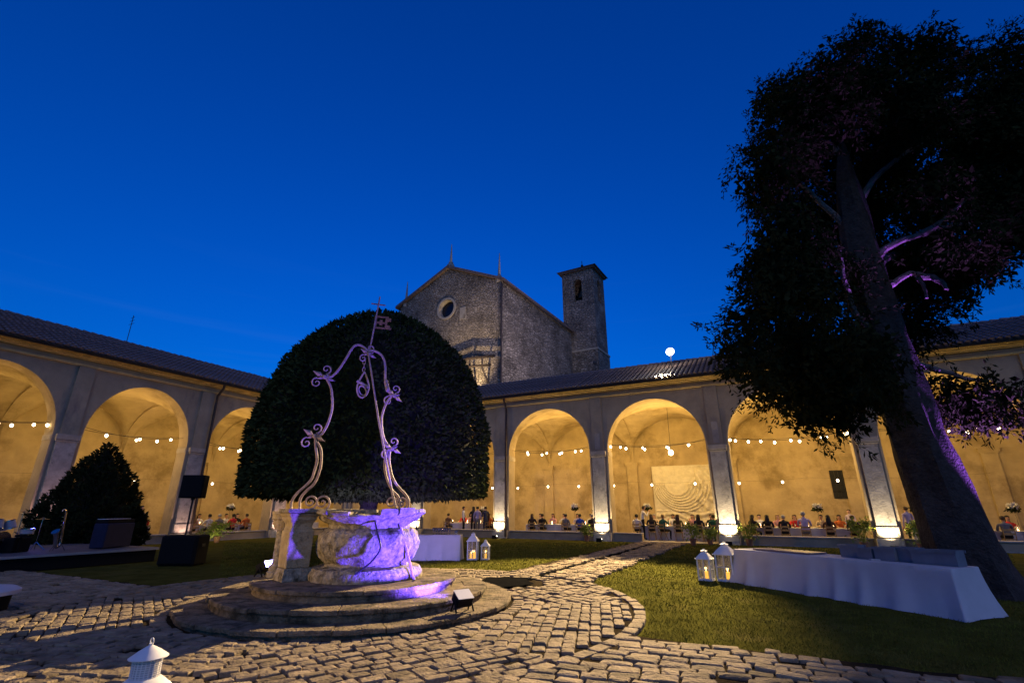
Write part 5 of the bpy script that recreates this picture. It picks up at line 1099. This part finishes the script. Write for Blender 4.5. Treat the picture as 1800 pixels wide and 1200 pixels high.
def body(seated, lean=0., arms='table', turn=0.):
    J = {}
    if seated: pz, hipz = .52, .50
    else: pz, hipz = .95, .93
    L_ = lambda z: lean * (z - pz)
    def P(x, y, z): return (x, y + L_(z), z)
    J['pelvis'] = (P(0, 0, pz), (.155, .115)); J['waist'] = (P(0, .01, pz + .2), (.135, .10)); J['chest'] = (P(0, .01, pz + .40), (.165, .115)); J['neck'] = (P(0, .01, pz + .555), (.055, .055)); 
    J['jaw'] = (P(0, .03, pz + .625), (.062, .07)); J['head'] = (P(0, .025, pz + .70), (.082, .098)); J['top'] = (P(0, .01, pz + .775), (.05, .06))
    B = [('pelvis', 'waist', TOPM), ('waist', 'chest', TOPM), ('chest', 'neck', TOPM), ('neck', 'jaw', SK), ('jaw', 'head', SK), ('head', 'top', SK)]
    for s, sx in (('l', 1), ('r', -1)):
        J['sh_' + s] = (P(sx * .19, 0, pz + .47), .062); up = pz + .47
        if arms == 'table' : el, wr_, ha = (sx * .25, .13, up - .24), (sx * .16, .36, up - .20), (sx * .13, .44, up - .21)
        elif arms == 'raised' and sx == 1: el, wr_, ha = (sx * .27, .16, up - .2), (sx * .14, .26, up + .02), (sx * .11, .30, up + .09)
        elif arms == 'folded': el, wr_, ha = (sx * .25, .05, up - .28), (sx * .05, .22, up - .24), (sx * -.03, .24, up - .22)
        else: el, wr_, ha = (sx * .25, -.01, up - .29), (sx * .25, .06, up - .54), (sx * .24, .09, up - .63)
        J['el_' + s] = (P(*el), .045); J['wrist_' + s] = (P(*wr_), .030); J['hand_' + s] = (P(*ha), (.036, .022))
        B += [('chest', 'sh_' + s, TOPM), ('sh_' + s, 'el_' + s, TOPM), ('el_' + s, 'wrist_' + s, TOPM), ('wrist_' + s, 'hand_' + s, SK)]
        J['hip_' + s] = ((sx * .095, .02, hipz), .095)
        if seated: kn, an_, to = (sx * .11, .44, .50), (sx * .11, .40, .09), (sx * .12, .55, .035)
        else: kn, an_, to = (sx * .10, .03 + .02 * sx, .50), (sx * .10, -.01 + .05 * sx, .085), (sx * .115, .13 + .05 * sx, .035)
        J['kn_' + s] = (kn, .062); J['an_' + s] = (an_, .042); J['to_' + s] = (to, (.045, .03))
        B += [('pelvis', 'hip_' + s, BOT), ('hip_' + s, 'kn_' + s, BOT), ('kn_' + s, 'an_' + s, BOT), ('an_' + s, 'to_' + s, SHOE)]
    return J, B
def hair_mesh(J, long_):
    h = Vector(J['head'][0]); q = MB(); n = 14; rings = []
    for i, (z, r) in enumerate(((.112, .015), (.10, .06), (.07, .088), (.03, .098), (-.01, .098), (-.05, .085))):
        rings.append([h + Vector((r * 1.0 * math.cos(2 * math.pi * k / n), (r * 1.12 * math.sin(2 * math.pi * k / n)) - .012 - (.05 if (math.sin(2 * math.pi * k / n) > .3 and z < .04) else 0), z + (.03 if (math.sin(2 * math.pi * k / n) > .3 and z < 0) else 0))) for k in range(n)])
    q.loft(rings, 0, caps=True)
    if long_:
        rg = []
        for z, wx, y, ty in ((.02, .095, -.06, .05), (-.08, .10, -.085, .045), (-.2, .11, -.10, .04), (-.32, .09, -.115, .03), (-.38, .05, -.115, .015)):
            rg.append([h + Vector((wx * math.cos(t), y + ty * math.sin(t), z)) for t in np.linspace(0, 2 * math.pi, 13)[:-1]])
        q.loft(rg)
    return q.mesh('hair', True)
VAR = {}
for key, a in {'sit': (True, .02, 'table'), 'sit_lean': (True, .22, 'table'), 'sit_raise': (True, .08, 'raised'), 'sit_fold': (True, -.05, 'folded'), 'stand': (False, .0, 'down'), 'stand_fold': (False, .02, 'folded'), 'stand_reach': (False, .18, 'raised')}.items():
    J, B = body(*a); me = skin_body('person_' + key, J, B)
    for _ in range(4): me.materials.append(None)
    VAR[key] = (me, hair_mesh(J, False), hair_mesh(J, True))
for v in VAR.values():
    for h_ in v[1:]: h_.materials.append(None)
CM = {}
def cm(n, c, r=.85):
    if n not in CM: CM[n] = mat(n + '_cloth' if r > .6 else n, c, r, .15, 9)
    return CM[n]
COLS = {'black': (.012, .012, .014), 'navy': (.015, .02, .06), 'white': (.62, .61, .60), 'blue': (.03, .08, .42), 'green': (.015, .10, .075), 'red': (.55, .03, .03), 'orange': (.5, .13, .03), 'lilac': (.36, .31, .46), 'beige': (.4, .31, .22), 'pink': (.5, .26, .26), 'brown': (.13, .07, .04), 'grey': (.14, .14, .15), 'olive': (.10, .09, .03)}
SKIN = [mat('skin_%d' % i, c, .55, .08, 12) for i, c in enumerate(((.48, .28, .19), (.40, .22, .14), (.52, .33, .24)))]
HAIR = {'dark': mat('dark_hair', (.015, .011, .009), .5, .3, 30), 'brown': mat('brown_hair', (.05, .028, .015), .5, .3, 30), 'fair': mat('fair_hair', (.22, .14, .06), .5, .3, 30), 'grey': mat('grey_hair', (.3, .29, .28), .5, .3, 30)}
def person(kind, x, y, rz, top, bottom, hair, long_, label, group=None, z=.035, s=1.0):
    s *= 1.05; me, hs, hl = VAR[kind]; o = inst('person', me, None, (x, y, z), (0, 0, rz), (s, s, s)); tag(o, label, 'person', group)
    for i, mt_ in enumerate((random.choice(SKIN), cm(top, COLS[top]), cm(bottom, COLS[bottom]), cm('black', COLS['black']))):
        o.material_slots[i].link = 'OBJECT'; o.material_slots[i].material = mt_
    h_ = inst('hair', hl if long_ else hs, o); h_.material_slots[0].link = 'OBJECT'; h_.material_slots[0].material = HAIR[hair]
    return o
# chair prototype (folding wooden chair), facing +y
def chair_proto():
    c = empty('folding_chair', (0, 0, -50)); tag(c, 'x', 'chair', 'chairs at the banquet tables')
    q = MB(); q.cbox((0, .02, .45), (.40, .40, .03), 0, bev=.008); q.build('seat', M['wood'], c)
    for z in (.66, .82):
        q = MB(); q.cbox((0, -.20 - (z - .45) * .12, z), (.38, .02, .08)); q.build('back_slat', M['wood'], c)
    for s in (-1, 1):
        q = MB(); q.tube([(s * .19, .22, 0), (s * .19, -.18, .45), (s * .19, -.25, .9)], .016, 6); q.build('leg', M['wood'], c)
        q = MB(); q.tube([(s * .165, -.22, 0), (s * .165, .2, .44)], .016, 6); q.build('leg', M['wood'], c)
    return c
CHP = chair_proto(); first_chair = [True]
def chair(x, y, rz, label):
    o = CHP if first_chair[0] else copy_tree(CHP); first_chair[0] = False
    o.location = (x, y, .035); o.rotation_euler = (0, 0, rz); o['label'] = label; return o
fl_mat = mat('white_blossom', (.7, .68, .62), .8, .1, 8)
def centrepiece(x, y, z, label, h=.75, dark=False):
    C = empty('centrepiece', (x, y, z), 0, label, 'centrepiece', 'tall flower stands on the tables')
    q = MB(); q.lathe([(.07, 0), (.06, .015), (.012, .03), (.012, h - .1), (.05, h)], 10); q.build('stand', M['chrome'], C, smooth=True)
    pts_ = in_ball(260) * np.array((.20, .20, .13)) + np.array((0, 0, h + .05)); leaves('blossom', pts_ + np.array((0, 0, .08)), .09, .035, fl_mat, C, -.3)
    leaves('greenery', in_ball(160) * np.array((.26, .26, .10)) + np.array((0, 0, h)), .14, .03, M['hedge'], C, .3)
cand_me = MB(); cand_me.lathe([(.02, 0), (.02, .10), (.012, .105), (.022, .14), (.004, .19)], 10); cand_me = cand_me.mesh('candle', True); cand_me.materials.append(M['flame'])
plate_me = MB(); plate_me.lathe([(.07, 0), (.135, .015), (.13, .02), (.07, .008)], 20); plate_me = plate_me.mesh('plate', True); plate_me.materials.append(M['white'])
def banquet(frame, u, wd, ln, bay, seed):
    """frame maps (u, w) of the wing to the world; returns nothing"""
    r_ = random.Random(seed); x, y = frame(u, wd); rz = 0 if frame is FR else R(90)
    draped_table('banquet_table', (x, y), rz, ln, .9, .76, f'long banquet table under a white cloth in {bay}', flare=.03, seed=seed, group='banquet tables in the arcade').location.z = .035
    for k in range(int(ln / .55)):
        uu = u - ln / 2 + .3 + k * .55
        for s in (-1, 1):
            px, py = frame(uu, wd + s * .28); tag(inst('plate', plate_me, None, (px, py, .797)), f'white plate on the banquet table in {bay}', 'plate', 'plates in ' + bay)
            if r_.random() < .5:
                px, py = frame(uu + .2, wd + s * .12); tag(inst('wine_glass', gl, None, (px, py, .797)), f'stemmed glass on the banquet table in {bay}', 'glass', 'glasses in ' + bay)
    for k in range(max(2, int(ln / 1.1))):
        px, py = frame(u - ln / 2 + .5 + k * 1.1 + r_.uniform(-.1, .1), wd + r_.uniform(-.1, .1)); tag(inst('candle', cand_me, None, (px, py, .797)), f'lit candle on the banquet table in {bay}', 'candle', 'candles in ' + bay)
    px, py = frame(u + r_.uniform(-.5, .5), wd); 
    return
FR = lambda u, w_: (u, 28.5 + w_)
FLm = lambda u, w_: (-28.7 - w_, u)
def seat(frame, u, wd, front, kind, top, bottom, hair, lg, bay, turn=0, s=1.0, extra=''):
    x, y = frame(u, wd + (-.78 if front else .78)); base = (0 if frame is FR else R(90)) + (0 if front else math.pi)
    garment = {'white': 'shirt', 'black': 'jacket', 'navy': 'suit', 'grey': 'suit'}.get(top, 'top'); hn = ('long ' if lg else 'short ') + hair + ' hair'
    g_ = 'seated guests in ' + bay
    lb = f'guest in {top} {garment}, {hn}, {"back to lawn" if front else "facing lawn"}, {bay}' + extra
    person(kind, x, y, base + turn, top, bottom, hair, lg, lb, g_, s=s)
    x, y = frame(u, wd + (-.82 if front else .82)); chair(x, y, base + turn * .5, f'wooden chair under guest in {top} {garment}, {"back to lawn" if front else "facing lawn"}, {bay}' + extra)
B1, B2, B3, B4, B5, B0 = 'dome tree bay', 'bay beside the relief', 'relief bay', 'barred window bay', 'cypress bay', 'corner bay'
L2_, L3_, L4_ = 'conical tree bay', 'loudspeaker bay', 'stage wing corner bay'
W_ = 2.0
banquet(FR, -12.2, W_, 4.6, B2, 1); banquet(FR, -5.1, W_ + .2, 4.4, B3, 2); banquet(FR, 1.0, W_, 4.8, B4, 3); banquet(FR, 7.8, W_, 4.6, B5, 4); banquet(FR, -18.9, W_ + .4, 4.4, B1, 5); banquet(FR, -25.3, W_, 4.4, B0, 6)
banquet(FLm, 13.7, W_, 4.4, L2_, 7); banquet(FLm, 19.6, W_, 4.6, L3_, 8); banquet(FLm, 25.3, W_, 4.2, L4_, 9)
S = seat
# bay left of the relief
S(FR, -13.9, W_, 1, 'sit', 'black', 'black', 'brown', 1, B2, .3); S(FR, -13.2, W_, 1, 'sit', 'black', 'black', 'dark', 0, B2); S(FR, -11.6, W_, 1, 'sit_fold', 'grey', 'black', 'dark', 0, B2, -.2); S(FR, -10.7, W_, 1, 'sit', 'blue', 'black', 'dark', 0, B2); S(FR, -9.95, W_, 1, 'sit_lean', 'black', 'black', 'grey', 0, B2)
S(FR, -14.0, W_, 0, 'sit', 'beige', 'black', 'dark', 1, B2); S(FR, -13.1, W_, 0, 'sit', 'pink', 'black', 'brown', 1, B2); S(FR, -12.3, W_, 0, 'sit_raise', 'white', 'navy', 'dark', 0, B2); S(FR, -11.4, W_, 0, 'sit', 'lilac', 'black', 'dark', 1, B2); S(FR, -10.5, W_, 0, 'sit', 'white', 'black', 'brown', 0, B2); S(FR, -9.8, W_, 0, 'sit_lean', 'pink', 'pink', 'fair', 1, B2)
# relief bay
W3 = W_ + .2
S(FR, -7.3, W3, 1, 'sit', 'white', 'black', 'dark', 0, B3); S(FR, -6.45, W3, 1, 'sit_lean', 'black', 'black', 'brown', 1, B3, .25); S(FR, -5.85, W3, 1, 'sit_raise', 'green', 'black', 'fair', 0, B3, -.6); S(FR, -5.0, W3, 1, 'sit', 'olive', 'black', 'brown', 1, B3); S(FR, -3.9, W3, 1, 'sit', 'navy', 'navy', 'dark', 1, B3); S(FR, -3.1, W3 - .3, 1, 'sit_fold', 'green', 'green', 'dark', 0, B3, .4)
S(FR, -6.6, W3, 0, 'sit', 'beige', 'black', 'grey', 0, B3); S(FR, -5.5, W3, 0, 'sit', 'white', 'black', 'dark', 1, B3); S(FR, -4.4, W3, 0, 'sit_raise', 'pink', 'black', 'brown', 1, B3); S(FR, -3.4, W3, 0, 'sit', 'black', 'black', 'dark', 0, B3)
# barred window bay
S(FR, -1.2, W_, 1, 'sit', 'black', 'black', 'dark', 1, B4, -.5); S(FR, -.5, W_, 1, 'sit', 'black', 'black', 'dark', 1, B4, extra=', second in row'); S(FR, .25, W_, 1, 'sit_lean', 'black', 'black', 'grey', 0, B4); S(FR, 1.15, W_ - .1, 1, 'sit_lean', 'lilac', 'grey', 'grey', 0, B4, 0, 1.12); S(FR, 2.2, W_, 1, 'sit', 'brown', 'black', 'dark', 1, B4); S(FR, 3.2, W_, 1, 'sit', 'navy', 'black', 'brown', 0, B4)
S(FR, -.9, W_, 0, 'sit', 'white', 'black', 'dark', 0, B4); S(FR, .0, W_, 0, 'sit', 'pink', 'black', 'fair', 1, B4); S(FR, .8, W_, 0, 'sit_raise', 'red', 'black', 'brown', 1, B4); S(FR, 2.0, W_, 0, 'sit', 'beige', 'black', 'dark', 0, B4); S(FR, 2.8, W_, 0, 'sit', 'orange', 'black', 'dark', 1, B4)
# behind the cypress
for u, k, t_, h_, lg in ((6.0, 'sit', 'brown', 'dark', 1), (7.9, 'sit_lean', 'black', 'dark', 0), (8.7, 'sit', 'grey', 'brown', 0), (9.6, 'sit', 'navy', 'dark', 1)): S(FR, u, W_, 1, k, t_, 'black', h_, lg, B5)
for u, k, t_, h_, lg in ((6.3, 'sit', 'pink', 'brown', 1), (8.2, 'sit_raise', 'white', 'dark', 0), (9.3, 'sit', 'red', 'dark', 1)): S(FR, u, W_, 0, k, t_, 'black', h_, lg, B5)
# bay right of the dome tree
for u, k, t_, h_, lg in ((-17.3, 'sit', 'orange', 'brown', 1), (-16.5, 'sit_lean', 'black', 'dark', 1), (-20.6, 'sit', 'brown', 'dark', 0)): S(FR, u, W_ + .4, 1, k, t_, 'black', h_, lg, B1)
for u, k, t_, h_, lg in ((-17.5, 'sit', 'pink', 'fair', 1), (-16.7, 'sit', 'white', 'dark', 0), (-20.3, 'sit', 'red', 'brown', 1), (-19.6, 'sit_raise', 'pink', 'dark', 0)): S(FR, u, W_ + .4, 0, k, t_, 'black', h_, lg, B1)
# corner bay seen over the well rim
for u, k, t_, h_, lg in ((-26.8, 'sit', 'beige', 'brown', 1), (-25.6, 'sit', 'pink', 'dark', 1), (-23.6, 'sit_raise', 'white', 'dark', 0)): S(FR, u, W_, 0, k, t_, 'black', h_, lg, B0)
for u, k, t_, h_, lg in ((-26.2, 'sit', 'brown', 'dark', 0), (-24.3, 'sit', 'orange', 'fair', 1)): S(FR, u, W_, 1, k, t_, 'black', h_, lg, B0)
# stage wing
for u, k, t_, h_, lg in ((18.0, 'sit', 'pink', 'fair', 1), (18.9, 'sit', 'white', 'dark', 0), (19.6, 'sit_lean', 'grey', 'grey', 0), (20.4, 'sit', 'red', 'dark', 0), (21.3, 'sit', 'orange', 'dark', 0)): S(FLm, u, W_, 1, k, t_, 'black', h_, lg, L3_)
for u, k, t_, h_, lg in ((18.3, 'sit', 'beige', 'brown', 1), (19.2, 'sit', 'white', 'dark', 1), (20.9, 'sit_raise', 'white', 'dark', 0), (21.7, 'sit', 'black', 'dark', 1)): S(FLm, u, W_, 0, k, t_, 'black', h_, lg, L3_)
for u, k, t_, h_, lg in ((24.2, 'sit', 'navy', 'dark', 1), (25.4, 'sit', 'black', 'brown', 0)): S(FLm, u, W_, 1, k, t_, 'black', h_, lg, L4_)
for u, k, t_, h_, lg in ((12.4, 'sit', 'pink', 'fair', 1), (15.4, 'sit', 'red', 'dark', 1)): S(FLm, u, W_, 1, k, t_, 'black', h_, lg, L2_)
# people on their feet
SGp = 'guests and waiters on their feet'
person('stand', -19.0, 29.6, R(-60), 'white', 'black', 'dark', 0, 'standing man in white shirt and dark trousers at the edge of the standing group', SGp)
person('stand_fold', -18.45, 30.0, R(40), 'black', 'black', 'dark', 1, 'standing person in black between the white and lilac shirts', SGp)
person('stand', -17.95, 29.7, R(8), 'lilac', 'grey', 'dark', 0, 'standing man in lilac shirt with his back to the lawn', SGp)
person('stand_fold', -17.4, 29.85, R(60), 'navy', 'navy', 'dark', 0, 'standing person in navy suit beside the man in lilac', SGp)
person('stand_reach', -7.05, 30.2, R(-62), 'white', 'black', 'dark', 0, 'waiter in white shirt bending over the table in the relief bay', SGp)
person('stand', 5.5, 30.4, R(30), 'lilac', 'black', 'brown', 0, 'standing guest in lilac top beside the pier by the cypress', SGp, s=.97)
person('stand', 3.4, 32.3, R(150), 'lilac', 'grey', 'brown', 0, 'standing guest in lilac top behind the tall flowers', SGp, s=.9)
person('stand_fold', -29.9, 14.3, R(120), 'black', 'black', 'dark', 1, 'standing woman in black with long hair behind the conical tree', SGp)
person('stand', -29.7, 15.0, R(-70), 'navy', 'navy', 'dark', 0, 'standing man in navy suit beside the woman in black', SGp)
for i, (fr, u, wd, h, bay) in enumerate([(FR, -11.3, W_, .95, B2), (FR, -9.9, W_ + .1, .75, B2 + ', beside the pier'), (FR, -6.9, W3 + .4, .95, B3), (FR, 1.9, W_ + .3, .9, B4), (FR, 5.9, W_, .95, B5), (FR, 9.4, W_, .9, B5 + ', beyond the trunk'), (FLm, 20.6, W_, .95, L3_), (FLm, 15.1, W_, .95, L2_), (FR, -24.8, W_, .8, B0), (FR, -18.2, W_ + .4, .8, B1)]):
    x, y = fr(u, wd); centrepiece(x, y, .797, f'tall white flower stand on the table in {bay}', h)
